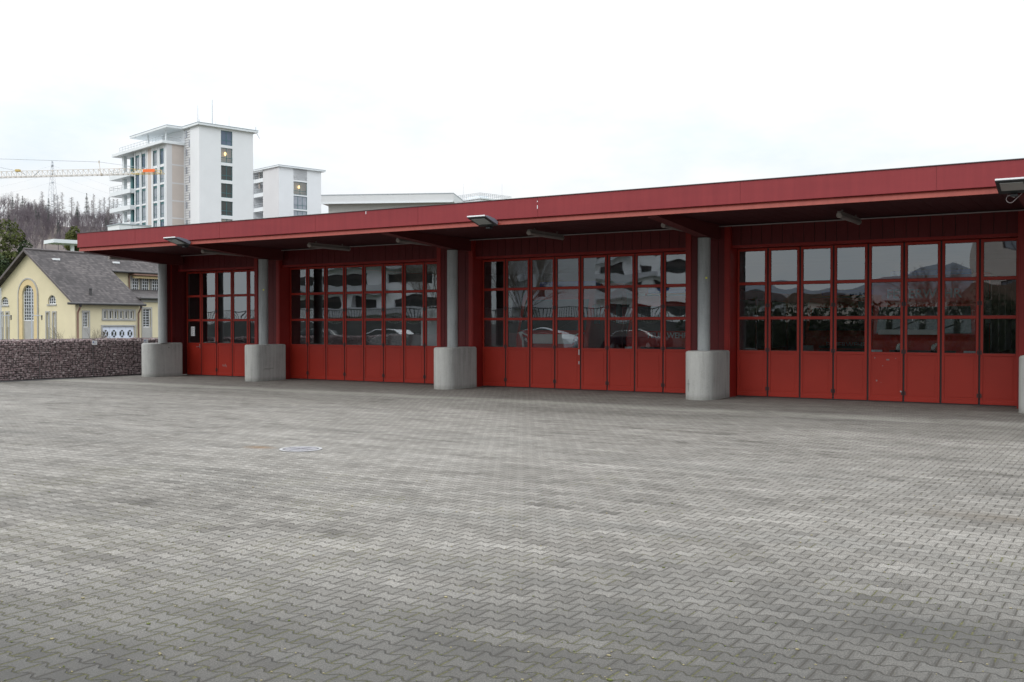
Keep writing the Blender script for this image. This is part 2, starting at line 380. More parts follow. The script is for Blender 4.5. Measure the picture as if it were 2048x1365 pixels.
def tag(o, label=None, cat=None, group=None, kind=None):
    if label: o['label'] = label
    if cat: o['category'] = cat
    if group: o['group'] = group
    if kind: o['kind'] = kind
    return o
def thing(name, label, cat, loc=(0, 0, 0), rz=0, group=None):
    o = bpy.data.objects.new(name, None); COL.objects.link(o); o.location = loc; o.rotation_euler = (0, 0, rz)
    o.empty_display_size = .2
    return tag(o, label, cat, group)
def dup(o, parent=None):
    c = o.copy(); COL.objects.link(c)
    if parent is not None: c.parent = parent
    for ch in list(o.children): dup(ch, c)
    return c
def text_mesh(name, txt, size, material, parent, loc, rot, extr=.002, bold=0, mirror=False):
    cu = bpy.data.curves.new(name, 'FONT'); cu.body = txt; cu.size = size; cu.extrude = extr; cu.offset = bold; cu.align_x = 'CENTER'; cu.align_y = 'CENTER'
    t = bpy.data.objects.new(name+'_tmp', cu); COL.objects.link(t)
    dg = bpy.context.evaluated_depsgraph_get(); me = bpy.data.meshes.new_from_object(t.evaluated_get(dg))
    bpy.data.objects.remove(t); bpy.data.curves.remove(cu)
    me.materials.clear(); me.materials.append(M[material])
    o = bpy.data.objects.new(name, me); COL.objects.link(o); o.parent = parent; o.location = loc; o.rotation_euler = rot
    return o
# flat wall with real openings: T(s, n, z) -> xyz, n = outward
def wall_holes(mb, outer, holes, T, depth=.12, mi=0, rmi=0):
    loops = [outer]+holes
    pts = [Vector((a, b, 0)) for lp in loops for a, b in lp]
    tris = tessellate_polygon([[Vector((a, b, 0)) for a, b in lp] for lp in loops])
    mb.add([T(p.x, 0, p.y) for p in pts], [tuple(t) for t in tris], mi)
    for h in holes:
        n = len(h); vs = [T(a, 0, b) for a, b in h]+[T(a, -depth, b) for a, b in h]
        mb.add(vs, [(k, (k+1) % n, n+(k+1) % n, n+k) for k in range(n)], rmi)
def rect(a, b, c, d): return [(a, c), (b, c), (b, d), (a, d)]
def frame(ox, oy, ang):     # ang: direction of +s in world; outward normal is to the right of +s
    sx, sy = cos(ang), sin(ang); nx, ny = sy, -sx
    return lambda s, n, z: (ox+sx*s+nx*n, oy+sy*s+ny*n, z)
def window(parent, T, s0, s1, z0, z1, depth=.12, fmat='whiteframe', gmat='winglass', bars=(1, 0), fw=.06, bw=.035, n0=None, name='window', blind=0):
    nn = -depth if n0 is None else n0
    f = MB(); Bx = lambda a, b, c, d, e, g: f.box(a, b, c, d, e, g, 0, lambda s, n, z: T(s, n, z))
    Bx(s0, s0+fw, nn, nn+.06, z0, z1); Bx(s1-fw, s1, nn, nn+.06, z0, z1)
    Bx(s0+fw, s1-fw, nn, nn+.06, z0, z0+fw); Bx(s0+fw, s1-fw, nn, nn+.06, z1-fw, z1)
    for k in range(bars[0]):
        c = s0+(s1-s0)*(k+1)/(bars[0]+1); Bx(c-bw/2, c+bw/2, nn+.003, nn+.055, z0+fw, z1-fw)
    zz = bars[1] if isinstance(bars[1], (list, tuple)) else [z0+(z1-z0)*(k+1)/(bars[1]+1) for k in range(bars[1])]
    for c in zz: Bx(s0+fw, s1-fw, nn+.006, nn+.052, c-bw/2, c+bw/2)
    if blind: Bx(s0+fw, s1-fw, nn+.01, nn+.10, z1-fw-blind, z1-fw)
    w = f.build(name, fmat, parent)
    g = MB(); g.quad(T(s0, nn+.02, z0), T(s1, nn+.02, z0), T(s1, nn+.02, z1), T(s0, nn+.02, z1))
    g.build('pane', gmat, w)
    return w
rng = random.Random(7)
# ================================================================== SETTING
def sheet(name, x0, x1, y0, y1, z, m, n=1):
    mb = MB(); mb.quad((x0, y0, z), (x1, y0, z), (x1, y1, z), (x0, y1, z))
    return tag(mb.build(name, m), kind='structure')
sheet('ground', -690, 510, -610, 550, -.03, 'grass')
sheet('road', -75, 40, -24, 60, -.012, 'asphalt')
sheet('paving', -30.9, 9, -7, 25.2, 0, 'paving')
# ================================================================== FIRE STATION
YD, YP, YC, YF, YN = 24.8, 24.3, 23.5, 20.37, 22.88
PB, M2, M1, GT, LT = 1.17, 1.985, 2.85, 3.668, 3.73
ZS, ZF, ZT = 4.215, 4.34, 4.80
COLX = [-29.33, -24.37, -16.82, -9.24, -1.92, 5.95]
BAYS = [(-29.60, -25.62, 5), (-24.44, -17.96, 8), (-16.65, -10.05, 8), (-8.86, -2.40, 8), (-1.12, 5.35, 8)]
XL, XR = -29.62, 6.6
XW = -29.78
st = thing('fire_station', 'long low red fire station with flat overhanging roof, concrete columns and folding glazed doors', 'fire station', (-12, 24.8, 0))
def part(mb, name, m, parent=st, **k):
    k.setdefault('loc', (0, 0, 0))
    o = mb.build(name, m, None, k['loc'], k.get('bevel', 0), k.get('fixn', True))
    o.parent = parent; o.matrix_parent_inverse = Matrix.Translation(parent_world(parent)).inverted()
    return o
def parent_world(p):
    v = Vector(p.location)
    return v if p.parent is None else v+Vector((0, 0, 0))
# to keep things simple every part mesh is written in world space and parented with an inverse
def pbuild(mb, name, m, parent, bevel=0, fixn=True):
    o = mb.build(name, m, None, None, bevel, fixn)
    o.parent = parent
    bpy.context.view_layer.update()
    o.matrix_parent_inverse = parent.matrix_world.inverted()
    return o
def attach(o, parent):
    o.parent = parent; bpy.context.view_layer.update(); o.matrix_parent_inverse = parent.matrix_world.inverted(); return o
# roof
YB = 42.
f = MB()
f.box(XL, XR, YF, YF+.06, ZF, ZT)
f.box(XL, XL+.06, YF+.062, YB, ZF, ZT); f.box(XR-.06, XR, YF+.062, YB, ZF, ZT)
fas = f
pbuild(fas, 'fascia', 'fascia', st, .006)
f = MB()
for sx in [-26.70, -22.9, -19.15, -15.65, -12.13, -7.22, -3.4, .3, 4.1]:
    f = MB(); f.box(sx-.002, sx+.002, YF-.003, YF-.0005, ZF+.004, ZT-.004); pbuild(f, 'fascia_joint', 'red_wall', st)
f = MB(); f.box(XL-.015, XR+.015, YF-.02, YF+.10, ZT+.002, ZT+.016); f.box(XL-.015, XL+.1, YF+.102, YB, ZT+.002, ZT+.016)
pbuild(f, 'roof_edge_trim', 'slate', st)
f = MB()
# lower strip, leaning outwards at its foot
f.add([(XL+.05, YF+.06, ZF-.002), (XR-.05, YF+.06, ZF-.002), (XR-.05, YF+.025, ZS), (XL+.05, YF+.025, ZS),
       (XL+.05, YF+.12, ZF-.002), (XR-.05, YF+.12, ZF-.002), (XR-.05, YF+.10, ZS), (XL+.05, YF+.10, ZS)],
      [(0, 1, 2, 3), (4, 7, 6, 5), (3, 2, 6, 7), (0, 4, 5, 1), (0, 3, 7, 4), (1, 5, 6, 2)])
f.box(XL+.03, XL+.09, YF+.122, YB-.1, ZS+.03, ZF-.002)
pbuild(f, 'fascia_lower_strip', 'strip', st)
f = MB(); f.box(XL+.061, XR-.061, YF+.063, YB-.001, ZT-.12, ZT-.01)
pbuild(f, 'roof', 'slate', st)
f = MB(); f.box(XL+.1, XR-.1, YF+.13, YP+.2, 4.33, 4.36)
nx = int((XR-XL)/.3)
for k in range(nx): f.box(XL+.2+k*.3, XL+.495+k*.3, YF+.135, YP-.01, 4.318, 4.329)
pbuild(f, 'soffit', 'red_soffit', st)
f = MB(); f.box(XL+.1, XR-.1, YP-.10, YP-.07, 4.262, 4.285)
pbuild(f, 'soffit_conduit', 'cable', st)
# beams tapering down to the columns
for cx in COLX:
    f = MB(); x0, x1 = cx-.11, cx+.11
    y0, y1, y2 = YF+.13, YC+.16, YP
    vs = []
    for x in (x0, x1): vs += [(x, y0, 4.325), (x, y0, 4.20), (x, y1, 3.962), (x, y2, 3.962), (x, y2, 4.325)]
    f.add(vs, [(0, 1, 2, 3, 4), (9, 8, 7, 6, 5), (0, 5, 6, 1), (1, 6, 7, 2), (2, 7, 8, 3), (3, 8, 9, 4), (4, 9, 5, 0)])
    # flange
    f.add([(x0-.03, y0, 4.199), (x1+.03, y0, 4.199), (x1+.03, y1, 3.961), (x0-.03, y1, 3.961), (x0-.03, y0, 4.183), (x1+.03, y0, 4.183), (x1+.03, y1, 3.945), (x0-.03, y1, 3.945)],
          [(0, 1, 2, 3), (4, 7, 6, 5), (0, 4, 5, 1), (1, 5, 6, 2), (2, 6, 7, 3), (3, 7, 4, 0)])
    pbuild(f, 'beam', 'beam_red', st)
# columns and their concrete bases
for i, cx in enumerate(COLX):
    f = MB(); f.tube((cx, YC, 1.18), (cx, YC, 3.944), .152, .152, 40)
    c = pbuild(f, 'column', 'column', st)
    if i in (1, 3):
        sx, sv = onY(*((527, 580), (1414, 556))[i == 3], YC-.15)
        g = MB(); a = atan2(sx-cx, .15)
        cxp = cx+.1535*sin(a); cyp = YC-.1535*cos(a)
        T = frame(cxp, cyp, a)
        g.box(-.022, .022, -.001, .0025, sv-.022, sv+.022, 0, T); pbuild(g, 'sticker', 'yellow', c)
    # base block: rounded nose, soft top edge
    rr = (.32, .295, .335, .355, .34, .33)[i]; bxc = cx+(-.24, -.09, -.035, .02, 0, 0)[i]; prof = [(0, 0.), (0, 1.135), (.012, 1.158), (.032, 1.174), (.055, 1.18)]
    f = MB(); ring = []
    yc = YN+rr
    def outl(ins):
        r_ = rr-ins
        pts = [(bxc+r_*cos(pi+pi*k/18), yc+r_*sin(pi+pi*k/18)) for k in range(19)]
        return pts+[(bxc+rr-ins, YP-.02), (bxc-rr+ins, YP-.02)]
    rings = [[(x, y, z) for x, y in outl(ins)] for ins, z in prof]
    n = len(rings[0]); vs = [p for r_ in rings for p in r_]; fs = []
    for j in range(len(rings)-1):
        for k in range(n): fs.append((j*n+k, j*n+(k+1) % n, (j+1)*n+(k+1) % n, (j+1)*n+k))
    f.add(vs, fs, 0, True); f.add(rings[-1], [tuple(range(n))], 0)
    o = pbuild(f, 'column_base', 'concrete', st)
    es = o.modifiers.new('edge', 'EDGE_SPLIT'); es.split_angle = R(50)
    def mark(y, z, w, h):  # crack / stain marks on the right face
        g = MB(); g.box(bxc+rr+.0005, bxc+rr+.0025, y, y+w, z, z+h); pbuild(g, 'crack', 'blackmetal', o)
    if i == 1: mark(YN+.45, .40, .42, .008); mark(YN+.40, .36, .3, .006)
    if i == 0: mark(YN+.8, 1.0, .03, .03)
    if i == 3:
        a = -2.1; T = frame(bxc+(rr+.001)*cos(a), yc+(rr+.001)*sin(a), a+pi/2)
        g = MB(); g.box(-.05, .05, 0, .0015, .38, .388, 0, T); g.box(-.004, .004, .0016, .003, .2, .5, 0, T); pbuild(g, 'crack', 'blackmetal', o)
# wall: boards above the doors, piers between
piers = []
edges = [(XW+.12, BAYS[0][0])]+[(BAYS[k][1], BAYS[k+1][0]) for k in range(4)]+[(BAYS[4][1], XR-.1)]
f = MB()
x = BAYS[0][0]-.02
w = .262
def boards(f, x0, x1, z0, z1, y):
    n = max(1, round((x1-x0)/w)); ww = (x1-x0)/n
    for k in range(n):
        a, b = x0+k*ww, x0+(k+1)*ww
        f.box(a+.006, b-.006, y, y+.03, z0, z1)
    f.box(x0, x1, y+.012, y+.11, z0+.002, z1-.002, 1)
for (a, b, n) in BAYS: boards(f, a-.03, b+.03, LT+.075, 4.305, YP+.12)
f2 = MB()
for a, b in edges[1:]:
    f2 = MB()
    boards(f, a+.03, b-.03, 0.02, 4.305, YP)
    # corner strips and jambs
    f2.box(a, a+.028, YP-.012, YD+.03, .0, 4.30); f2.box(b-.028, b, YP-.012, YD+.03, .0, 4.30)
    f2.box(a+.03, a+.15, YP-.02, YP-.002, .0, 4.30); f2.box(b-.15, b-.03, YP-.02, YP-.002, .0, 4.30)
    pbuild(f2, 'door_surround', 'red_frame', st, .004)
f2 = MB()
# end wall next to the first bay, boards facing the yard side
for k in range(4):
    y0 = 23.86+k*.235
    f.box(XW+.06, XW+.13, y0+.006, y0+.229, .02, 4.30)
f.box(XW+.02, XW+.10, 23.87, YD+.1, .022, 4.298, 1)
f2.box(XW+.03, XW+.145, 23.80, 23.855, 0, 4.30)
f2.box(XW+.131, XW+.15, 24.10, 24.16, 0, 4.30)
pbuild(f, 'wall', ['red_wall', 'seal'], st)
pbuild(f2, 'corner_trim', 'red_frame', st, .004)
for (a, b, n) in BAYS:
    f = MB(); f.box(a, b, YP+.10, YD+.05, LT+.012, LT+.073); pbuild(f, 'lintel', 'red_frame', st)
    f = MB(); f.box(a, b, YD-.03, YD+.04, 0.0, .018); pbuild(f, 'threshold', 'blackmetal', st)
# back and side walls, interior floor
f = MB(); f.box(XW, XW+.2, YD+.12, YB-.3, 0, 4.32); f.box(XR-.3, XR-.1, YD+.12, YB-.3, 0, 4.32); f.box(XL+.1, XR-.1, YB-.3, YB-.1, 0, 4.32)
pbuild(f, 'rear_wall', 'inwall', st)
f = MB(); f.box(XL+.3, XR-.3, YD+.06, YB-.3, -.004, .012)
pbuild(f, 'interior_floor', 'infloor', st)
f = MB(); f.box(XL+.3, XR-.3, YD+.12, YB-.3, 4.28, 4.33)
pbuild(f, 'interior_ceiling', 'inwall', st)
f = MB()   # high rear windows let some day into the hall
# door leaves
def leaf(x0, x1, idx, nleaf, bay):
    g = .021; a, b = x0+g, x1-g; fw = .052
    pair = idx % 2 == 1
    f = MB()
    f.box(a, a+fw, YD-.045, YD, .025, LT); f.box(b-fw, b, YD-.045, YD, .025, LT)
    for z0, z1 in ((.025, .12), (PB-.06, PB), (M2-.035, M2+.035), (M1-.035, M1+.035), (GT, LT)): f.box(a+fw, b-fw, YD-.045, YD, z0, z1)
    lf = pbuild(f, 'door_leaf', 'red_door', st, .004)
    f = MB(); f.box(a+fw, b-fw, YD-.03, YD-.01, .12, PB-.06)
    f.box(a+fw+.05, b-fw-.05, YD-.037, YD-.0302, .17, PB-.11)
    pbuild(f, 'lower_panel', 'red_door', lf, .003)
    for (z0, z1) in ((PB, M2-.035), (M2+.035, M1-.035), (M1+.035, GT)):
        q = MB(); NX, NZ = 9, 9; bul = rng.choice((-1, 1, 1))*rng.uniform(.0003, .0009); tx, tz = rng.uniform(-.0004, .0004), rng.uniform(-.0005, .0005)
        ax, az = rng.uniform(-.00007, .00007), rng.uniform(-.00007, .00007)
        vs = []
        for j in range(NZ+1):
            for i in range(NX+1):
                s, t = i/NX, j/NZ
                dz = bul*(1-(2*s-1)**2)*(1-(2*t-1)**2)+tx*(s-.5)+tz*(t-.5)+ax*sin(7*s+5*t)+az*cos(6*t-4*s)
                vs.append((a+fw+(b-a-2*fw)*s, YD-.022-dz, z0+(z1-z0)*t))
        q.add(vs, [(j*(NX+1)+i, j*(NX+1)+i+1, (j+1)*(NX+1)+i+1, (j+1)*(NX+1)+i) for j in range(NZ) for i in range(NX)], 0, True)
        pbuild(q, 'pane', 'glass', lf, 0, False)
        q = MB()
        for (p0, p1, q0, q1) in ((a+fw, a+fw+.008, z0, z1), (b-fw-.008, b-fw, z0, z1), (a+fw+.008, b-fw-.008, z0, z0+.008), (a+fw+.008, b-fw-.008, z1-.008, z1)):
            q.box(p0, p1, YD-.034, YD-.027, q0, q1)
        pbuild(q, 'glazing_bead', 'gasket', lf)
    if idx < nleaf-1:
        q = MB(); q.box(b+.002, b+2*g-.002, YD-.028, YD-.012, .03, LT)
        pbuild(q, 'rubber_seal', 'seal', lf)
    if pair is (bay % 2 == 1) or False: pass
    if idx % 2 == 0 and idx < nleaf-1 and nleaf == 8 or (nleaf == 5 and idx in (1,)):
        for z in (.22, PB+.02, 2.3):
            q = MB(); q.tube((b+g, YD-.058, z-.07), (b+g, YD-.058, z+.07), .013, None, 10); q.box(b-.03, b+.03+2*g, YD-.053, YD-.047, z-.045, z+.045)
            pbuild(q, 'hinge', 'hingered', lf)
    return lf
for bi, (x0, x1, n) in enumerate(BAYS):
    ww = (x1-x0)/n
    for k in range(n):
        lf = leaf(x0+k*ww, x0+(k+1)*ww, k, n, bi)
        if bi == 0 and k == 0:
            q = MB(); xa = x0+ww-.075
            q.box(xa-.018, xa+.018, YD-.052, YD-.046, .98, 1.13); q.tube((xa, YD-.05, 1.03), (xa, YD-.10, 1.03), .009); q.tube((xa+.01, YD-.10, 1.03), (xa-.12, YD-.10, 1.03), .010); q.tube((xa, YD-.05, 1.10), (xa, YD-.066, 1.10), .012, None, 10)
            pbuild(q, 'handle', 'steel', lf)
            q = MB(); nx0 = x0+.25
            q.box(nx0, nx0+.2, YD-.047, YD-.0455, 1.42, 1.76); nt_ = pbuild(q, 'notice', 'paper', lf)
            q = MB()
            for j in range(12): q.box(nx0+.02, nx0+.02+.15*(1 if j % 3 else .6), YD-.0485, YD-.0472, 1.71-.022*j, 1.718-.022*j)
            pbuild(q, 'printed_lines', 'ink', nt_)
        if bi == 0 and k == 2:
            q = MB(); 
            for dx, dz in ((.3, .36), (.36, .34), (.42, .38), (.46, .33)): q.box(x0+2*ww+dx, x0+2*ww+dx+.03, YD-.0395, YD-.0378, dz, dz+.06)
            pbuild(q, 'scratch', 'scuff', lf)
        if bi == 3 and k == 4:
            q = MB()
            for dx, dz, w_, h_ in ((.15, 1.02, .02, .03), (.42, .98, .07, .03), (.62, 1.02, .02, .015), (.33, .84, .02, .02), (.19, .48, .03, .035), (.3, .45, .01, .012)): q.box(x0+4*ww+dx, x0+4*ww+dx+w_, YD-.0395, YD-.0378, dz, dz+h_)
            pbuild(q, 'scratch', 'scuff', lf)
            q = MB(); q.tube((x0+5*ww-.05, YD-.05, .26), (x0+5*ww-.05, YD-.08, .26), .02, None, 10); pbuild(q, 'lock', 'steel', lf)
        if bi == 2 and k == 3:
            q = MB(); q.box(x0+4*ww-.06, x0+4*ww-.03, YD-.056, YD-.046, .98, 1.13); q.box(x0+4*ww-.06, x0+4*ww-.03, YD-.056, YD-.046, .72, .80); pbuild(q, 'lock', 'steel', lf)
# pale drips on the fascia
for (u, v0_, v1_) in ((732, 423, 429), (1075, 402, 404.5), (1075, 411, 418)):
    xx, z1_ = onY(u, v0_, YF); _, z0_ = onY(u, v1_, YF)
    q = MB(); q.box(xx-.008, xx+.008, YF-.006, YF-.0045, z0_, z1_); pbuild(q, 'dropping', 'lampwhite', st)
# ------------------------------------------------------------------ lights on the station
def floodlight(label, x, arm):
    t = thing('floodlight', label, 'floodlight', (x, YF-.02, ZS+.01), 0, 'floodlights along the roof edge')
    # head built in local space: y outwards is -y, tilted up
    def T(a, b, c):
        an = R(17); y = -b; z = c
        return (a, y*cos(an)+0*z, -y*sin(an)*1. + z)
    f = MB(); hw = .25
    prof = [(-.02, -.0), (-.06, .08), (.10, .105), (.42, .055), (.53, .005), (.53, -.0)]
    vs = [T(s*hw*(1 if 1 <= 1 else 1), b, c) for s in (-1, 1) for b, c in prof]; n = len(prof)
    f.add(vs, [tuple(range(n)), tuple(range(2*n-1, n-1, -1))]+[(k, (k+1) % n, n+(k+1) % n, n+k) for k in range(n)])
    f.build('housing', 'lampgrey', t, bevel=.012)
    f = MB(); f.box(-hw-.006, hw+.006, -.02, .55, -.03, -.002, 0, T); f.build('rim', 'lamprim', t, bevel=.004)
    f = MB(); f.box(-hw-.004, hw+.004, .552, .562, -.012, .016, 0, T); f.build('edge_cap', 'lampwhite', t)
    f = MB(); f.box(-hw+.06, hw-.06, .14, .47, -.038, -.0305, 0, T); f.build('lens', 'lampglass', t)
    f = MB(); f.tube(T(0, -.06, .02), (0, .16, -.03), .035, None, 12); f.box(-.06, .06, -.02, .10, -.09, -.05)
    f.build('bracket', 'lamprim', t)
    if arm == 'loop':
        f = MB(); pts = [(-.12+.0, .05, -.05)]
        for k in range(14): a_ = pi*.1+2*pi*k/15; pts.append((-.06+.07*cos(a_), .02, -.13+.07*sin(a_)))
        pts.append((.12, .1, -.03)); f.path(pts, .007)
        f.build('cable', 'cable', t)
    return t
floodlight('grey floodlight on the roof edge near its far left corner', -24.42, '')
floodlight('grey floodlight on the middle of the roof edge, above the third door bay', -13.5, '')
floodlight('grey floodlight on the roof edge at the right border, with a looped cable below', -2.08, 'loop')
tubes = [(-29.54, 'fluorescent batten light under the far left end of the roof'), (-25.55, 'fluorescent batten light above the narrow five-leaf door'), (-20.95, 'fluorescent batten light above the left half of the second door bay'),
         (-17.62, 'fluorescent batten light just left of the column between second and third door bays'), (-13.38, 'fluorescent batten light above the middle of the third door bay'),
         (-9.68, 'fluorescent batten light just left of the column beside the rightmost door bay'), (-5.62, 'fluorescent batten light above the middle of the rightmost door bay'), (-2.0, 'fluorescent batten light beside the column at the right border')]
proto = None
for x, lab in tubes:
    if proto is None:
        t = proto = thing('batten_light', lab, 'light', (x, 22.9, 4.3), 0, 'fluorescent battens under the roof overhang')
        f = MB(); f.box(-.04, .04, -.88, .88, -.115, -.055); f.box(-.015, .015, -.6, -.56, -.055, -.0); f.box(-.015, .015, .56, .6, -.055, 0); f.build('housing', 'tube', t, bevel=.008)
        f = MB(); f.tube((0, -.86, -.145), (0, .86, -.145), .055, None, 16); f.build('tube_cover', 'tube', t)
        for s in (-1, 1):
            f = MB(); f.tube((0, s*.862, -.14), (0, s*.90, -.14), .065, .05, 16); f.build('end_cap', 'tubecap', t)
    else:
        t = dup(proto); t.location.x = x; t['label'] = lab
proto.location.z = 4.22; proto.location.y = 22.4
# ------------------------------------------------------------------ manhole cover
t = thing('manhole_cover', 'round slotted cast iron manhole cover set in the pavers', 'manhole cover', (-10.39, 10.74, 0))
f = MB()
def ringm(f, r0, r1, z0, z1, n=48, mi=0):
    vs = []
    for k in range(n):
        a = 2*pi*k/n
        vs += [(r0*cos(a), r0*sin(a), z0), (r0*cos(a), r0*sin(a), z1), (r1*cos(a), r1*sin(a), z1), (r1*cos(a), r1*sin(a), z0)]
    fs = []
    for k in range(n):
        for j in range(4): fs.append((4*k+j, 4*k+(j+1) % 4, 4*((k+1) % n)+(j+1) % 4, 4*((k+1) % n)+j))
    f.add(vs, fs, mi)
ringm(f, .262, .305, .004, .012); f.build('frame', mat('manhole_pale_ring', (.33, .325, .33), .6, .1), t)
f = MB(); ringm(f, .0, .258, .003, .006, 48); f.build('lid', mat('cast_iron', (.04, .04, .045), .5, .15, 10), t)
f = MB()
for k in range(-6, 7):
    x = k*.037; h = sqrt(max(0, .235**2-x*x))
    if k == 0: continue
    f.box(x-.011, x+.011, -h, -.02, .0065, .012); f.box(x-.011, x+.011, .02, h, .0065, .012)
f.build('rib', mat('worn_iron_ribs', (.30, .29, .31), .5, .15, 10), t)
# ------------------------------------------------------------------ gabion wall
GX = -31.15
t = thing('gabion_wall', 'low wall of reddish grey stones in wire baskets along the left of the yard', 'stone wall', (GX, 18, 0))
GZ = 1.33
f = MB(); f.box(GX-.75, GX-.09, -6, 26.4, 0, GZ-.05); pbuild(f, 'core', 'stoneback', t)
f = MB(); tones = []
def stone(c, r):
    sc = (rng.uniform(.7, 1.3), rng.uniform(.7, 1.35), rng.uniform(.55, 1.0)); rot = Matrix.Rotation(rng.uniform(0, 6.28), 3, Vector((rng.random()-.5, rng.random()-.5, rng.random()-.5)).normalized())
    P = (1+5**.5)/2
    vs = [(-1, P, 0), (1, P, 0), (-1, -P, 0), (1, -P, 0), (0, -1, P), (0, 1, P), (0, -1, -P), (0, 1, -P), (P, 0, -1), (P, 0, 1), (-P, 0, -1), (-P, 0, 1)]
    fs = [(0, 11, 5), (0, 5, 1), (0, 1, 7), (0, 7, 10), (0, 10, 11), (1, 5, 9), (5, 11, 4), (11, 10, 2), (10, 7, 6), (7, 1, 8), (3, 9, 4), (3, 4, 2), (3, 2, 6), (3, 6, 8), (3, 8, 9), (4, 9, 5), (2, 4, 11), (6, 2, 10), (8, 6, 7), (9, 8, 1)]
    out = []
    for v in vs:
        w_ = rot @ Vector(v).normalized(); w_ = w_*(r*rng.uniform(.8, 1.15)); out.append((c[0]+w_.x*sc[0]*.8, c[1]+w_.y*sc[1], c[2]+w_.z*sc[2]))
    f.add(out, fs, 0, False); tn = min(1, max(0, rng.gauss(.5, .15))); tones.extend([tn]*20)
y = 10.
while y < 26.2:
    z = .05
    while z < GZ-.03:
        stone((GX-.09+rng.uniform(-.02, .03), y+rng.uniform(-.03, .03), z+rng.uniform(-.015, .015)), rng.uniform(.038, .060)); z += .070
    y += .082
y = 10.
while y < 26.2:
    for xx in (.2, .33, .47, .6): stone((GX-xx, y+rng.uniform(-.03, .03), GZ-.05+rng.uniform(-.01, .015)), rng.uniform(.06, .085))
    y += .13
o = pbuild(f, 'stone_fill', 'stones', t, 0, False)
at = o.data.attributes.new('tone', 'FLOAT', 'FACE'); at.data.foreach_set('value', tones)
f = MB()
for k in range(14): z = .02+k*.1; f.box(GX+.004, GX+.008, 8, 26.3, z-.002, z+.002)
yy = 8.
while yy < 26.3: f.box(GX+.0085, GX+.012, yy-.002, yy+.002, 0, GZ); yy += .1
yy = 8.
while yy < 26.3: f.box(GX, GX+.02, yy-.008, yy+.008, 0, GZ); yy += 2.0
for dx in (0, -.25, -.5, -.72): f.box(GX+dx-.003, GX+dx+.003, 8, 26.3, GZ, GZ+.006)
pbuild(f, 'wire_mesh', 'wire', t)
f = MB(); f.box(GX-.76, GX+.02, -6, 10, 0, GZ); pbuild(f, 'far_basket', 'stones', t)
f = MB(); f.box(GX+.04, GX+.38, -6, 21.2, -.01, .006); tag(f.build('kerb_strip', 'asphalt'), kind='structure')
for u, v, lab in ((189.5, 686, 'small white sign with blue mark on the middle of the stone wall'), (292, 683, 'small white sign on the stone wall beside the far left column base')):
    yy, zz = onX(u, v, GX+.03)
    s = thing('wall_sign', lab, 'sign', (GX+.02, yy, zz))
    f = MB(); f.box(0, .006, -.10, .10, -.075, .075); f.build('panel', 'paper', s)
    f = MB(); f.box(.0065, .008, -.07, -.02, .0, .045); f.build('printed_mark', mat('blue_print', (.05, .08, .3), .6), s)
    f = MB(); f.box(.0065, .008, -.07, .05, -.04, -.03); f.box(.0065, .008, .0, .06, .02, .028); f.build('printed_lines', 'ink', s)
# ================================================================== YELLOW HOUSE
HX, HY = -73.0, 50.0
t = hs = thing('yellow_house', 'cream yellow house with steep dark tiled roof, arched gable window and white garage doors', 'house', (HX, HY, 0))
hw = 6.2; slope = .675; ez = 3.75; pk = ez+slope*hw
# gable front: s = X-HX (negative to the left), normal -Y
Tg = frame(HX, HY, 0)        # +s = +X, outward = -Y
def sG(u, v): x, z = onY(u, v, HY); return x-HX, z
def arch(c, r, z0, zc, n=14): return [(c-r, z0), (c+r, z0)]+[(c+r*cos(pi*k/n), zc+r*sin(pi*k/n)) for k in range(n+1)]
gc = -hw
a0, _ = sG(48, 600); 
def cG(u, v): return sG(u, v)
holes = []
# central arched window
(sa, za) = cG(45.7, 642); (sb, zb) = cG(68.6, 642); zt_ = cG(57, 571)[1]; rr_ = (sb-sa)/2; cc = (sa+sb)/2
big = arch(cc, rr_, -.2, zt_-rr_)
holes.append(big)
sml = []
for (u0, u1, v0_, v1_) in ((2, 17, 611, 594), (96, 112, 609, 590.5)):
    s0, z0 = cG(u0, v0_); s1, _ = cG(u1, v0_); zt2 = cG((u0+u1)/2, v1_)[1]; r2 = (s1-s0)/2
    h = [(s0, z0), (s1, z0)]+[((s0+s1)/2+r2*cos(pi*k/10), zt2-min(r2, zt2-z0-.05)+min(r2, zt2-z0-.05)*sin(pi*k/10)) for k in range(1, 10)]
    sml.append((s0, s1, z0, zt2)); holes.append([(s0, z0), (s1, z0), (s1, zt2-min(r2, zt2-z0-.05))]+h[2:]+[(s0, zt2-min(r2, zt2-z0-.05))])
nar = []
for (u0, u1) in ((1.5, 6), (12.5, 17.5), (93, 98.5), (106, 111.5)):
    s0, z1_ = cG(u0, 625.5); s1, _ = cG(u1, 625.5); nar.append((s0, s1, -.2, z1_)); holes.append(rect(s0, s1, -.2, z1_))
outer = [(-2*hw, -1.), (0, -1.), (0, ez+.05), (-hw, pk+.05), (-2*hw, ez+.05)]
f = MB(); wall_holes(f, outer, holes, Tg, .22)
# side wall facing +X : s = Y-HY, outward +X
Ts = frame(HX, HY, pi/2)
def sS(u, v): yy, z = onX(u, v, HX); return yy-HY, z
SL = 6.15
(p0, pz0) = sS(166.5, 655); (p1, pz1) = sS(177, 624.5)
small_w = (p0, p1, pz0, pz1)
rowa, rz0 = sS(206, 640.5); rowb, rz1 = sS(269, 621)
ga, _ = sS(204.5, 660); gb, gz1 = sS(269, 653)
sideh = [rect(p0, p1, pz0, pz1), rect(ga, gb, -.6, gz1)]
nw = 6; pw = (rowb-rowa)/nw
rows = [(rowa+k*pw+.1, rowa+(k+1)*pw-.1) for k in range(nw)]
for a, b in rows: sideh.append(rect(a, b, rz0+.1, rz1-.06))
wall_holes(f, rect(0, SL, -1, ez+.05), sideh, Ts, .2)
pbuild(f, 'wall', 'cream', t)
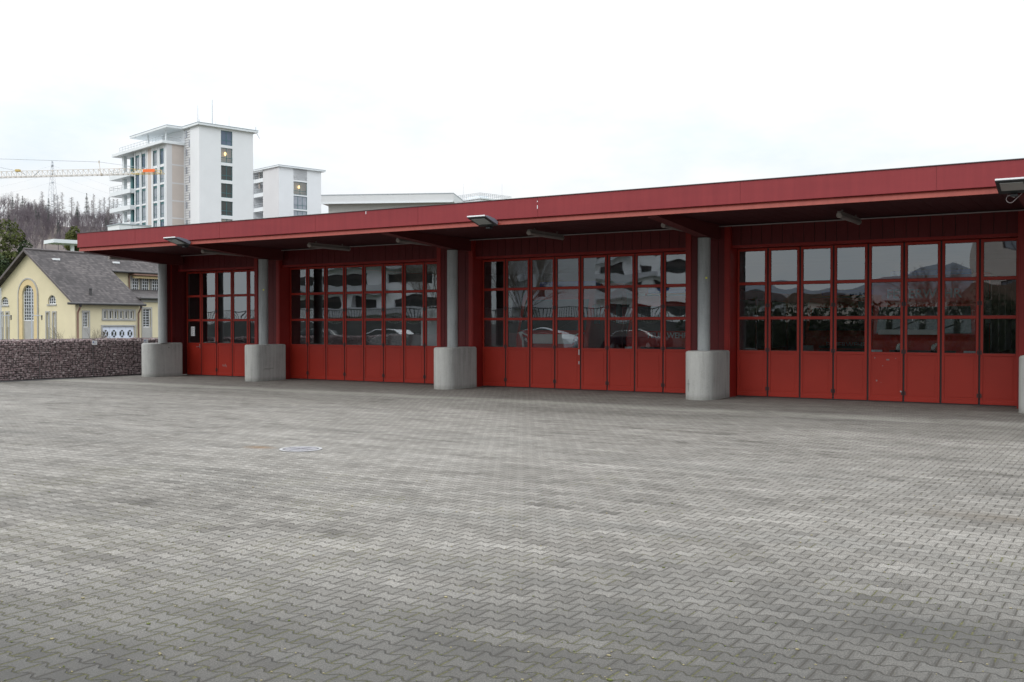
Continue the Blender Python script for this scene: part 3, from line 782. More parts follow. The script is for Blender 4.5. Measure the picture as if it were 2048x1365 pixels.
# stone surrounds, arch band
f = MB()
def bandarch(c, r0, r1, z0, zc, T, n0, n1, mi=0, n=16):
    pts0 = [(c-r0, z0)]+[(c-r0*cos(pi*k/n), zc+r0*sin(pi*k/n)) for k in range(n+1)]+[(c+r0, z0)]
    pts1 = [(c-r1, z0)]+[(c-r1*cos(pi*k/n), zc+r1*sin(pi*k/n)) for k in range(n+1)]+[(c+r1, z0)]
    m_ = len(pts0); vs = []
    for p, q in zip(pts0, pts1): vs += [T(p[0], n1, p[1]), T(q[0], n1, q[1]), T(q[0], n0, q[1]), T(p[0], n0, p[1])]
    f.add(vs, [(4*k+j, 4*k+4+j, 4*k+4+(j+1) % 4, 4*k+(j+1) % 4) for k in range(m_-1) for j in range(4)], mi)
zc = zt_-rr_
bandarch(cc, rr_+.02, rr_+.5, -1, zc, Tg, .0, .05, 1)
bandarch(cc, rr_+.5, rr_+.62, -1, zc, Tg, .0, .09, 0)
for (s0, s1, z0, z1_) in sml: f.box(s0-.1, s1+.1, .0, .06, z0-.12, z0, 0, lambda s, n, z: Tg(s, n, z))
for (s0, s1, z0, z1_) in nar: f.box(s0-.12, s0, 0, .04, z0, z1_+.12, 0, Tg); f.box(s1, s1+.12, 0, .04, z0, z1_+.12, 0, Tg); f.box(s0, s1, 0, .04, z1_, z1_+.12, 0, Tg)
f.box(p0-.12, p0, 0, .04, -1, pz1+.12, 0, Ts); f.box(p1, p1+.12, 0, .04, -1, pz1+.12, 0, Ts); f.box(p0, p1, 0, .04, pz1, pz1+.12, 0, Ts); f.box(p0, p1, .0, .03, -1, pz0-.0, 0, Ts)
f.box(rowa-.08, rowb+.08, 0, .05, rz1-.06, rz1+.08, 0, Ts); f.box(rowa-.12, rowb+.12, 0, .08, rz0-.04, rz0+.1, 0, Ts)
for k in range(nw+1): f.box(rowa+k*pw-.1, rowa+k*pw+.1, 0, .05, rz0+.1, rz1-.06, 0, Ts)
f.box(ga-.12, ga, 0, .05, -.6, gz1+.12, 0, Ts); f.box(gb, gb+.12, 0, .05, -.6, gz1+.12, 0, Ts); f.box(ga, gb, 0, .05, gz1, gz1+.12, 0, Ts)
f.box(-.04, SL, .0, .10, ez-.25, ez+.1, 0, Ts)
pbuild(f, 'stone_trim', ['stone', 'ochre'], t)
def hwin(T, s0, s1, z0, z1, bars, depth=.18):
    w_ = MB(); 
    wi = window(t, T, s0, s1, z0, z1, depth, 'whiteframe', 'winglass', bars, .06, .03)
    for o in (wi, wi.children[0]): pass
    wi.matrix_parent_inverse = t.matrix_world.inverted()
    return wi
bpy.context.view_layer.update()
zw = cG(57, 642)[1]
hwin(Tg, cc-rr_, cc+rr_, zw, zt_, (4, 10))
f = MB(); f.box(cc-rr_, cc+rr_, -.2, -.12, -1, zw, 0, Tg); pbuild(f, 'apron_panel', 'stone', t)
for (s0, s1, z0, z1_) in sml: hwin(Tg, s0, s1, z0, z1_, (3, 2))
for (s0, s1, z0, z1_) in nar:
    zz = cG(95, 654.5)[1]; hwin(Tg, s0, s1, zz, z1_, (1, 5)); f = MB(); f.box(s0, s1, -.18, -.12, -1, zz, 0, Tg); pbuild(f, 'apron_panel', 'stone', t)
hwin(Ts, p0, p1, pz0, pz1, (1, 4))
for a, b in rows: hwin(Ts, a, b, rz0+.1, rz1-.06, (0, 0))
# white gate with round openings
f = MB(); n_ = 4; gw = (gb-ga)/n_
for k in range(n_): f.box(ga+k*gw+.01, ga+(k+1)*gw-.01, -.16, -.10, -.6, gz1-.02, 0, Ts)
gt_ = pbuild(f, 'garage_door', 'gatewhite', t)
for k in range(n_):
    c = ga+(k+.5)*gw
    for zz in (gz1-.62, gz1-1.55):
        f = MB(); 
        P = lambda a_, r_, n__: Ts(c+r_*cos(a_)*.8, n__, zz+r_*sin(a_))
        f.add([P(2*pi*j/8+pi/8, .33, -.095) for j in range(8)], [tuple(range(8))]); ob = pbuild(f, 'door_window', 'winglass', gt_)
        f = MB()
        for a_ in (pi/4+.2, 3*pi/4-.2): f.tube(P(a_, .33, -.085), P(a_+pi, .33, -.085), .035, None, 4)
        pbuild(f, 'glazing_bars', 'gatewhite', gt_)
# roof
f = MB(); oh = .45; fo = .5
def roofplane(xe, ze, y0, y1, th=.16):
    # from eave x=xe to the ridge
    xr = HX-hw; zr = ze+(xe-xr)*slope
    f.add([(xe, y0, ze), (xe, y1, ze), (xr, y1, zr), (xr, y0, zr), (xe, y0, ze-th), (xe, y1, ze-th), (xr, y1, zr-th), (xr, y0, zr-th)],
          [(0, 1, 2, 3), (4, 7, 6, 5), (0, 4, 5, 1), (1, 5, 6, 2), (3, 2, 6, 7), (0, 3, 7, 4)])
top = ez+.2
roofplane(HX+oh, top-oh*slope, HY-fo, HY+6.25)
xl = HX-2*hw-oh
zr = top+hw*slope
f.add([(xl, HY-fo, top-oh*slope), (xl, HY+22, top-oh*slope), (HX-hw, HY+22, zr), (HX-hw, HY-fo, zr)], [(0, 1, 2, 3)])
f.add([(xl, HY-fo, top-oh*slope-.16), (xl, HY+22, top-oh*slope-.16), (HX-hw, HY+22, zr-.16), (HX-hw, HY-fo, zr-.16)], [(0, 1, 2, 3)])
X2 = -77.5
zx2 = top+(HX-X2)*slope
ux = X2+.5; uz = top+(HX-ux)*slope
f.add([(ux, HY+6.252, uz), (ux, HY+22, uz), (HX-hw, HY+22, zr), (HX-hw, HY+6.252, zr), (ux, HY+6.252, uz-.16), (ux, HY+22, uz-.16), (HX-hw, HY+22, zr-.16), (HX-hw, HY+6.252, zr-.16)],
      [(0, 1, 2, 3), (4, 7, 6, 5), (0, 4, 5, 1), (1, 5, 6, 2), (0, 3, 7, 4)])
rf = pbuild(f, 'roof', 'tiles', t)
f = MB()
f.tube((HX-hw, HY-fo, zr+.03), (HX-hw, HY+22, zr+.03), .10, None, 8)
pbuild(f, 'ridge_tiles', 'slate', rf)
f = MB()    # verge boards
for s_ in (0, 1):
    xe = HX+oh if s_ == 0 else xl
    a = Vector((xe, HY-fo-.04, top-oh*slope-.17)); b = Vector((HX-hw, HY-fo-.04, zr-.17)); h = Vector((0, 0, .21)); d = Vector((0, .05, 0))
    f.add([a, b, b+h, a+h, a+d, b+d, b+h+d, a+h+d], [(0, 1, 2, 3), (4, 7, 6, 5), (0, 4, 5, 1), (1, 5, 6, 2), (2, 6, 7, 3), (3, 7, 4, 0)])
pbuild(f, 'verge_board', 'slate', rf)
f = MB(); ge = top-oh*slope-.1
f.tube((HX+oh+.06, HY-fo-.5, ge), (HX+oh+.06, HY+6.35, ge), .10, None, 8)
f.tube((ux+.06, HY+6.3, uz-.1), (ux+.06, HY+22, uz-.1), .10, None, 8)
pbuild(f, 'gutter', 'gutter', rf)
for yy in (HY+.12, HY+5.9):
    f = MB(); f.tube((HX+oh+.06, yy, ge-.02), (HX+oh+.02, yy, ge-.25), .13, .09, 8, 1); f.path([(HX+oh+.02, yy, ge-.25), (HX+.14, yy, ge-.7), (HX+.14, yy, -1)], .07, 8); pbuild(f, 'downpipe', ['pipe', 'gutter'], t)
f = MB()  # skylights + chimney pipe on the slope
for (u, v) in ((112, 520.5), (232, 527)):
    # intersect ray with roof plane
    X_, Y_, Z_ = ray(u, v); k_ = (top+HX*slope-HC)/(Z_+X_*slope); p = Vector((X_*k_, Y_*k_, HC+Z_*k_))
    f.box(p.x-.12, p.x+.12, p.y-.3, p.y+.3, p.z-.02, p.z+.14)
pbuild(f, 'skylight', 'lampwhite', rf)
X_, Y_, Z_ = ray(181, 590); k_ = (top+HX*slope-HC)/(Z_+X_*slope); p = Vector((X_*k_, Y_*k_, HC+Z_*k_))
f = MB(); f.tube(p-Vector((0, 0, .1)), p+Vector((0, 0, .5)), .13, .11, 8); f.tube(p+Vector((0, 0, .5)), p+Vector((0, 0, .58)), .22, .18, 8); pbuild(f, 'vent_pipe', 'gutter', rf)
# taller rear wing
T2 = frame(X2, HY+6.25, pi/2)
def s2(u, v): yy, z = onX(u, v, X2); return yy-HY-6.25, z
wins = []
f = MB(); hl = []
for (u0, u1) in ((263, 279), (283, 299), (303, 319)):
    a, z0 = s2(u0, 582); b, z1_ = s2(u1, 557); wins.append((a, b, z0, z1_)); hl.append(rect(a, b, z0, z1_))
wall_holes(f, rect(0, 14, 2, zx2-.05), hl, T2, .2)
T3 = frame(HX, HY+SL, 0)
# lean-to wall at the right
X3 = HX-.25; T4 = frame(X3, HY+SL+.2, pi/2)
def s4(u, v): yy, z = onX(u, v, X3); return yy-HY-SL-.2, z
a, z0 = s4(286, 655); b, z1_ = s4(301, 618); lw = (a, b, z0, z1_)
lz = s4(300, 597)[1]
wall_holes(f, rect(-.2, 14, -1, lz), [rect(a, b, z0, z1_)], T4, .2)
pbuild(f, 'rear_wing_wall', 'cream', t)
hwin(T4, *lw[:4], (1, 6))
for w_ in wins: hwin(T2, *w_, (3, 3))
f = MB()
for (a, b, z0, z1_) in wins: f.box(a-.15, a, 0, .05, z0-.1, z1_+.15, 0, T2); f.box(b, b+.15, 0, .05, z0-.1, z1_+.15, 0, T2); f.box(a, b, 0, .05, z1_, z1_+.15, 0, T2); f.box(a-.15, b+.15, .051, .12, z0-.18, z0-.0, 0, T2)
a, b, z0, z1_ = lw
f.box(a-.14, a, 0, .05, -1, z1_+.14, 0, T4); f.box(b, b+.14, 0, .05, -1, z1_+.14, 0, T4); f.box(a, b, 0, .05, z1_, z1_+.14, 0, T4); f.box(a, b, 0, .03, -1, z0, 0, T4)
f.box(0, 14, .0, .1, lz-.35, lz-.12, 0, T4)
pbuild(f, 'rear_stone_trim', 'stone', t)
f = MB()
f.add([T4(-.3, .35, lz), T4(14, .35, lz), (X2+.01, HY+SL+14.2, lz+.9), (X2+.01, HY+SL-.1, lz+.9), T4(-.3, .35, lz-.12), T4(14, .35, lz-.12), (X2+.01, HY+SL+14.2, lz+.7), (X2+.01, HY+SL-.1, lz+.7)],
      [(0, 1, 2, 3), (4, 7, 6, 5), (0, 4, 5, 1), (0, 3, 7, 4), (1, 5, 6, 2)])
pbuild(f, 'lean_to_roof', 'tiles', t)
f = MB(); f.tube(T4(-.3, .42, lz-.03), T4(14, .42, lz-.03), .09, None, 8); pbuild(f, 'lean_to_gutter', 'gutter', t)
f = MB(); a, z1_ = s2(258, 551); f.box(a, a+6, .0, .8, z1_-.0, z1_+.12, 0, T2); f.box(a+.2, a+6, .2, .5, z1_-.25, z1_-.05, 1, T2); pbuild(f, 'awning', ['pipe', 'ochre'], t)
yy, _ = s2(257, 545); f = MB(); f.tube(T2(yy, .1, uz-.2), T2(yy, .1, 3.5), .06, None, 8); pbuild(f, 'rear_downpipe', 'pipe', t)
f = MB(); f.box(HX-2*hw+.3, X2-.3, HY+22-.3, HY+22, -1, ez+2); f.box(HX-2*hw, HX-2*hw+.2, HY+.1, HY+22, -1, ez+.1); pbuild(f, 'rear_wall', 'cream', t)
# street lamps by the house
for (u, lab) in ((63.5, 'thin street lamp post with side arm in front of the arched window'), (2, 'thin street lamp post with side arm at the left border')):
    base = W(u, 651, 66); base.z = 0
    s = thing('street_lamp', lab, 'street lamp', base, -YAW*0+YAW, 'street lamps beside the yellow house')
    f = MB(); zt2 = zat(u, 576, base); za2 = zat(u, 631.5, base); f.tube((0, 0, 0), (0, 0, zt2), .045, .03, 8); f.build('post', 'galv', s)
    f = MB(); f.tube((0, 0, za2), (.66, 0, za2), .025, None, 6); f.build('arm', 'galv', s)
    f = MB(); f.tube((.66, 0, za2+.02), (.66, 0, za2-.3), .05, .035, 8); f.build('lamp', 'gutter', s)
# ================================================================== TOWERS
HA = pi/2-R(13.9)                # world angle of the direction local +x (right-back)
ax = Vector((cos(HA), sin(HA))); bx = Vector((-sin(HA), cos(HA)))
def tower_empty(name, label, cat, u, d):
    P = W(u, 651, d); return thing(name, label, cat, (P.x, P.y, 0), HA), Vector((P.x, P.y))
def loc(C, x, y): return C+ax*x+bx*y
def Zl(C, x, y, u, v): P = loc(C, x, y); return zat(u, v, P)
TA = lambda off=0, y0=0: (lambda s, n, z: (s+off, y0-n, z))       # facade along +x, outward -y
TB = lambda x0=0, y0=0: (lambda s, n, z: (x0-n, y0+s, z))         # facade along +y, outward -x  (s leftwards)
def lit_room(parent, T, s0, s1, z0, z1):
    f = MB(); d = -1.4
    f.quad(T(s0-.4, d, z0-.4), T(s1+.4, d, z0-.4), T(s1+.4, d, z1+.3), T(s0-.4, d, z1+.3)); f.quad(T(s0-.4, d, z1+.3), T(s1+.4, d, z1+.3), T(s1+.4, -.2, z1+.3), T(s0-.4, -.2, z1+.3))
    f.quad(T(s0-.4, d, z0-.4), T(s0-.4, -.25, z0-.4), T(s0-.4, -.25, z1+.3), T(s0-.4, d, z1+.3)); f.quad(T(s1+.4, d, z0-.4), T(s1+.4, -.25, z0-.4), T(s1+.4, -.25, z1+.3), T(s1+.4, d, z1+.3))
    r = f.build('lit_room', 'roomwall', parent, fixn=False)
    f = MB(); c = T((s0+s1)/2+.2, -.9, z1-.35*(z1-z0)); f.sphere(c, .27, 0, 10, 6, (1, 1, 1.3)); f.build('lamp', 'roomlamp', r)
# --- tall tower
t1, C1 = tower_empty('white_tower', 'tallest white tower block with one column of windows and a wing with balconies', 'tower block', 400, 190)
LA = along(C1, ax, 507.5); LB = along(C1, bx, 369.6)
Hz = zat(400, 250, C1)
wz = []
s0 = along(C1, ax, 443.5); s1 = along(C1, ax, 466.5); Pm = loc(C1, (s0+s1)/2, 0)
for (va, vb) in ((262, 291), (296.5, 326), (332, 361), (367.5, 396), (403, 431.5), (438.5, 467), (474, 502), (509, 538)):
    wz.append((zat(455, vb, Pm), zat(455, va, Pm)))
f = MB(); wall_holes(f, rect(0, LA, -1, Hz), [rect(s0, s1, a, b) for a, b in wz], TA(), .22)
# left face: plain corner then louvred stair strip
y1 = along(C1, bx, 382.8)
f.quad((0, 0, -1), (0, y1, -1), (0, y1, Hz), (0, 0, Hz))
f.quad((LA, 0, -1), (LA, LB+6, -1), (LA, LB+6, Hz), (LA, 0, Hz)); f.quad((0, LB+6, -1), (LA, LB+6, -1), (LA, LB+6, Hz), (0, LB+6, Hz)); f.quad((0, LB, -1), (0, LB+6, -1), (0, LB+6, Hz), (0, LB, Hz))
f.build('wall', 'towerwhite', t1, fixn=False)
f = MB()   # louvred stair wall
f.quad((.12, y1, -1), (.12, LB, -1), (.12, LB, Hz), (.12, y1, Hz))
z = 8.
while z < Hz-.2: f.box(.0, .118, y1+.05, LB-.05, z, z+.20, 1); z += .48
f.box(-.02, .12, y1, y1+.16, -1, Hz, 1); f.box(-.02, .12, LB-.16, LB, -1, Hz, 1)
lv = f.build('stair_louvre', ['towergrey', 'towerwhite'], t1)
for k, (va) in enumerate((262, 280, 298.5, 316.5, 334.5, 352, 370, 387, 404, 422, 440)):
    u_ = 374.5 if k % 2 == 0 else 381
    yy = along(C1, bx, u_); zz = zat(u_, va, loc(C1, 0, yy))
    q = MB(); q.box(-.015, -.003, yy-.3, yy+.3, zz-1.3, zz); q.build('stair_window', 'winglass_pale', lv)
for k, (a, b) in enumerate(wz):
    lit = k in (1, 5)
    window(t1, TA(), s0, s1, a, b, .22, 'teal', 'glass' if lit else ('winglass_sky' if k == 0 else 'winglass'), (1, [a+(b-a)*.33]), .10, .10)
    if lit: lit_room(t1, TA(), s0, s1, a, b)
# roof slab
o1 = 1.0
f = MB(); f.box(-o1*.5, LA+o1*.8, -o1*.6, LB+6, Hz, Hz+.35); f.box(-o1*.5-.03, LA+o1*.8+.03, -o1*.6-.03, LB+6, Hz+.36, Hz+.48, 1)
f.build('roof_slab', ['towerslab', 'roofedge'], t1)
for (u, v0_, v1_, th) in ((434, 251, 197, .09), (404, 248, 208, .05), (407, 248, 214, .03), (467.5, 258, 229, .04), (441, 251, 240, .04)):
    x_ = along(C1, ax, u); 
    f = MB(); P = loc(C1, x_, 0); f.tube((x_, 1.5, Hz+.3), (x_, 1.5, zat(u, v1_, P)), th, th*.5, 6); f.build('antenna', 'galv', t1)
f = MB(); x_ = along(C1, ax, 513); f.tube((x_, 0, Hz+.3), (x_, 0, Hz+1.2), .06, None, 5); f.tube((x_, 0, Hz+.3), (x_+.6, -.4, Hz-1.), .05, None, 5); f.tube((0, 0, Hz+.4), (0, 0, Hz+1.1), .12, .03, 6); f.build('roof_bracket', 'galv', t1)
# --- wing
J = loc(C1, 0, LB)
wx = along(J, -ax, 334.5); PW = loc(C1, -wx, LB)            # near corner of the wing
yl_end = along(PW, bx, 270.2); yl_col = along(PW, bx, 245); yb_out = along(PW, bx, 229)
Hw = zat(334.5, 287, PW)
WB = lambda s, n, z: (-wx-n, LB+s, z)
fl = [zat(334.5, v, PW) for v in (294, 331, 366.5, 401.5, 437, 472, 507)]       # window tops per floor
# the visible facade: window fields
def yc(u): return along(PW, bx, u)
cols = [(yc(331.2), yc(321.2)), (yc(317.4), yc(307.6)), (yc(294.6), yc(284.7)), (yc(282.2), yc(272.6))]
holes = []
for top_ in fl:
    for a, b in cols: holes.append(rect(a, b, top_-3.02, top_-.05))
f = MB(); wall_holes(f, rect(0, yl_end, -1, Hw), holes, WB, .2)
f.quad((-wx, yl_end, -1), (-wx+3.2, yl_end, -1), (-wx+3.2, yl_end, Hw), (-wx, yl_end, Hw))
f.box(-wx+3.2, 9, yl_end+.01, yl_col+2, -1, Hw)
wg = f.build('wing_wall', 'towerwhite', t1, fixn=False)
f = MB()
f.quad((-wx, LB, -1), (0, LB, -1), (0, LB, Hw), (-wx, LB, Hw)); f.build('wing_side_wall', 'towerbeige', t1, fixn=False)
f = MB()
for top_ in fl: f.box(-wx+.3, 0-.02, LB-.02, LB-.003, top_-3.35, top_-3.08)
f.box(-wx+.01, -wx+1.1, LB-.025, LB-.005, -1, Hw, 0); f.build('wing_side_band', 'towergrey', t1)
f = MB(); a, b = yc(304), yc(297.5); f.box(-wx-.02, -wx-.003, LB+a, LB+b, -1, Hw-.1); f.build('facade_strip', 'towerbeige', t1)
f = MB()  # projecting white fins and floor bands
for a, b in cols:
    for e in (a, b): f.box(-wx-.12, -wx-.001, LB+e-.14, LB+e+.14, -1, Hw-.05)
f.build('facade_fin', 'towerslab', t1)
for ti, top_ in enumerate(fl):
    for a, b in cols:
        window(t1, lambda s, n, z: WB(s, n, z), a+.15, b-.15, top_-3.02, top_-.05, .16, 'teal', 'winglass_pale' if (ti+int(a)) % 4 else 'winglass_sky', (1, [top_-2.3]), .09, .07, blind=.32)
# balconies
for k, vt in enumerate((342.5, 377.5, 412, 446.5)):
    zz = zat(229, vt, loc(C1, -wx, LB+yb_out)) if False else fl[k+1]+.35-.0
    f = MB(); f.box(-wx-.9, -wx+3.1, LB+yl_end+.02, LB+yb_out, zz-.85, zz)
    bl = f.build('balcony', 'towerslab', t1)
    g = MB()
    x0_, x1_, y0_, y1_ = -wx-.85, -wx+3.05, LB+yl_end+.1, LB+yb_out-.05
    for hz in (.55, 1.05):
        g.tube((x0_, y0_, zz+hz), (x0_, y1_, zz+hz), .035, None, 5); g.tube((x0_, y1_, zz+hz), (x1_, y1_, zz+hz), .035, None, 5)
    for j in range(6): yy = y0_+(y1_-y0_)*j/5; g.tube((x0_, yy, zz), (x0_, yy, zz+1.05), .03, None, 5)
    for j in range(3): xx = x0_+(x1_-x0_)*j/2; g.tube((xx, y1_, zz), (xx, y1_, zz+1.05), .03, None, 5)
    g.build('railing', 'railing', bl)
for k in range(6):
    z1_ = fl[k]-.1; z0_ = fl[k]-3.0
    f = MB(); f.box(-wx+.05, -wx+3.1, LB+yc(266), LB+yc(262), z0_, z1_); f.box(-wx+1.0, -wx+3.1, LB+yc(262)+.02, LB+yc(255), z0_, z1_); f.build('balcony_door', 'teal', t1)
f = MB(); f.box(-wx+.1, -wx+.75, LB+yl_col-.9, LB+yl_col, -1, Hw); f.build('corner_column', 'towerslab', t1)
# wing roof slab, terrace railing, high canopy
ye = yc(235)
f = MB(); f.box(-wx-1.0, .0, LB-.35, LB+ye, Hw, Hw+.55); f.box(0, 9, LB+6.05, LB+ye, Hw, Hw+.55); f.build('wing_roof_slab', 'towerslab', t1)
f = MB(); zz = Hw+.55
for hz in (.5, 1.0): f.tube((-wx-.6, LB+.5, zz+hz), (-wx-.6, LB+yc(247), zz+hz), .035, None, 5); f.tube((-wx-.6, LB+.5, zz+hz), (-.3, LB+.5, zz+hz), .035, None, 5)
for j in range(15): yy = LB+.5+(yc(247)-.5)*j/14; f.tube((-wx-.6, yy, zz), (-wx-.6, yy, zz+1.), .03, None, 5)
f.build('terrace_railing', 'railing', t1)
zc_ = Hz-.02
px = along(J, -ax, 337.); PC = loc(C1, -px, LB); yce = along(PC, bx, 264.5)
f = MB(); f.box(-px-.3, LA*.2, LB-.3, LB+yce, zc_, zc_+.38); f.box(-px-.33, LA*.2, LB-.33, LB+yce+.03, zc_+.385, zc_+.47, 1); f.build('roof_canopy', ['towerslab', 'roofedge'], t1)
f = MB()
for (u, xo) in ((334, -px+.9), (298.5, -px+.9)):
    f = MB(); yy = along(loc(C1, xo, LB), bx, u); f.tube((xo, LB+yy, Hw+.5), (xo, LB+yy, zc_), .22, None, 8); f.build('canopy_post', 'towerslab', t1)
f = MB(); f.box(0.1, LA*.3, LB+6.1, LB+yce*.6, Hw+.5, zc_); f.build('rooftop_wall', 'towerslab', t1)
# --- second tower
t2, C2 = tower_empty('white_stair_tower', 'shorter white tower block with a grey window column, right of the tallest tower', 'tower block', 558.6, 233)
LA2 = along(C2, ax, 643); LB2 = along(C2, bx, 527); H2 = zat(558.6, 333.5, C2)
s0 = along(C2, ax, 588); s1 = along(C2, ax, 615); Pm = loc(C2, (s0+s1)/2, 0)
wz = [(zat(601, b, Pm), zat(601, a, Pm)) for a, b in ((335.5, 361.5), (364.5, 390.5), (393, 419), (422, 448), (451, 477), (480, 506))]
f = MB(); wall_holes(f, rect(0, LA2, -1, H2), [rect(s0, s1, a, b) for a, b in wz], TA(), .2)
f.quad((LA2, 0, -1), (LA2, 12, -1), (LA2, 12, H2), (LA2, 0, H2)); f.quad((0, 12, -1), (LA2, 12, -1), (LA2, 12, H2), (0, 12, H2))
f.build('wall', 'towerwhite', t2, fixn=False)
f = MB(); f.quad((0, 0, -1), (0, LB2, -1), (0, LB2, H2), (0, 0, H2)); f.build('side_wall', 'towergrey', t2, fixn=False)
for k, (a, b) in enumerate(wz):
    window(t2, TA(), s0, s1, a, b, .2, 'teal' if k else 'roofedge', 'glass' if k == 1 else 'winglass_pale', (2 if k > 1 else 1, [a+(b-a)*.3]), .10, .09)
    if k == 1: lit_room(t2, TA(), s0, s1, a, b)
f = MB(); f.box(-.4, LA2+.9, -.6, 12, H2, H2+.3); f.box(-.43, LA2+.93, -.63, 12, H2+.305, H2+.4, 1)
yb2 = along(C2, bx, 505)
f.box(-.2, 6, LB2+.02, LB2+6, H2-.3, H2-.01)
f.build('roof_slab', ['towerslab', 'roofedge'], t2)
f = MB(); f.box(3.0, 7, LB2+.01, LB2+9, -1, H2-.31); f.build('loggia_wall', 'towergrey', t2)
for k in range(6):
    zz = zat(516, 357.5+k*29, loc(C2, 0, LB2+2))
    f = MB(); f.box(.3, 3, LB2+.02, LB2+8.5, zz-.9, zz); bl = f.build('balcony', 'towerslab', t2)
    g = MB(); g.tube((.4, LB2+.1, zz+.9), (.4, LB2+8.5, zz+.9), .04, None, 5); g.tube((.4, LB2+.1, zz+.45), (.4, LB2+8.5, zz+.45), .03, None, 5)
    for j in range(8): g.tube((.4, LB2+.1+j*1.1, zz), (.4, LB2+.1+j*1.1, zz+.9), .03, None, 5)
    g.build('railing', 'railing', bl)
f = MB(); f.tube((.8, LB2+3, H2-4), (.8, LB2+3, H2-.3), .2, None, 8); f.build('column', 'towerbeige', t2)
# --- long low hall
d3 = 215
pl, pr = W(643, 651, d3), W(907, 651, d3*.985)
ang = atan2(pr.y-pl.y, pr.x-pl.x); Ln = hypot(pr.x-pl.x, pr.y-pl.y)
t3 = thing('long_flat_hall', 'long low pale building with a plain flat parapet behind the red roof', 'building', (pl.x, pl.y, 0), ang)
z1_ = zat(643, 391.5, pl); z0_ = zat(643, 407.5, pl)
f = MB(); f.box(0, Ln, 0, 12, z0_, z1_); f.build('parapet', 'hallwhite', t3)
f = MB(); f.box(-.05, Ln+.05, -.06, 12.05, z1_+.003, z1_+.16); f.build('roof_edge', 'roofedge', t3)
f = MB(); f.box(0.02, Ln-.05, -.25, -.003, z0_-.12, z0_+.12); f.build('ledge', 'towerslab', t3)
f = MB(); f.box(1.2, Ln-.5, 1.3, 11, -1, z0_-.01); f.build('wall', 'halldark', t3)
f = MB(); 
for k in range(1, 4): f.box(Ln*k/3.-.03, Ln*k/3.+.03, -.012, -.002, z0_+.13, z1_)
f.build('panel_joint', 'towergrey', t3)
# --- roof terrace building
P4 = W(960, 651, 225); t4 = thing('roof_terrace_building', 'white flat building with railings round its roof, at the right end of the long hall', 'building', (P4.x, P4.y, 0), HA)
C4 = Vector((P4.x, P4.y)); L4 = along(C4, ax, 1022); B4 = along(C4, bx, 903)
z4 = zat(960, 398, P4)
f = MB(); f.box(0, L4, 0, B4, -1, z4); f.build('wall', 'towerwhite', t4)
f = MB(); f.box(-.3, L4+.3, -.3, B4+.3, z4+.003, z4+.3); f.build('roof_slab', 'towerslab', t4)
f = MB()
zr_ = zat(960, 386, P4)-z4
for hz in (zr_*.55, zr_*.78, zr_): f.tube((0, 0, z4+hz), (L4, 0, z4+hz), .05, None, 5); f.tube((0, 0, z4+hz), (0, B4, z4+hz), .05, None, 5)
for j in range(16): f.tube((L4*j/15, 0, z4+.3), (L4*j/15, 0, z4+zr_), .045, None, 5); f.tube((0, B4*j/15, z4+.3), (0, B4*j/15, z4+zr_), .045, None, 5)
f.build('railing', 'railing', t4)
f = MB(); f.box(L4*.25, L4*.55, 3, 7, z4+.3, z4+1.2); f.build('rooflight', 'towerslab', t4)
for u in (927, 1004):
    P = W(u, 651, 228); lp = Vector((P.x, P.y))-C4; f = MB(); f.tube((lp.dot(ax), lp.dot(bx), z4), (lp.dot(ax), lp.dot(bx), zat(u, 368, P)), .03, .02, 4); f.build('antenna', 'galv', t4)
# --- white penthouse box left
P5 = W(240.5, 651, 140); t5 = thing('white_roof_house', 'low white panelled block in front of the balcony wing', 'building', (P5.x, P5.y, 0), HA)
C5 = Vector((P5.x, P5.y)); L5 = along(C5, ax, 302); B5 = along(C5, bx, 216.5); z5 = zat(240.5, 449, P5)
f = MB(); f.box(0, L5, 0, B5, -1, z5); f.build('wall', 'towerwhite', t5)
f = MB(); f.box(-.1, L5+.1, -.1, B5+.1, z5+.002, z5+.14); f.build('roof_edge', 'roofedge', t5)
f = MB(); f.box(L5*.4-.02, L5*.4+.02, -.012, -.002, 0, z5); f.box(-.015, .0, -.03, .0, 0, z5); f.build('panel_joint', 'roofedge', t5)
# --- entrance canopy beyond the house
P6 = W(143, 651, 120); t6 = thing('concrete_canopy', 'pale flat canopy on two white posts behind the yellow house roof', 'canopy', (P6.x, P6.y, 0), HA)
z6 = zat(143, 488, P6); 
f = MB(); f.box(-2.2, 7, -.6, 2.6, z6, z6+.42); f.build('slab', 'towerslab', t6)
for xx in (.1, 1.8):
    f = MB(); f.box(xx, xx+.36, .2, .56, 0, z6); f.build('post', 'towerslab', t6)
f = MB(); f.box(3.2, 6.8, .3, 2.5, 0, z6-.01); f.build('glazed_wall', 'teal', t6)
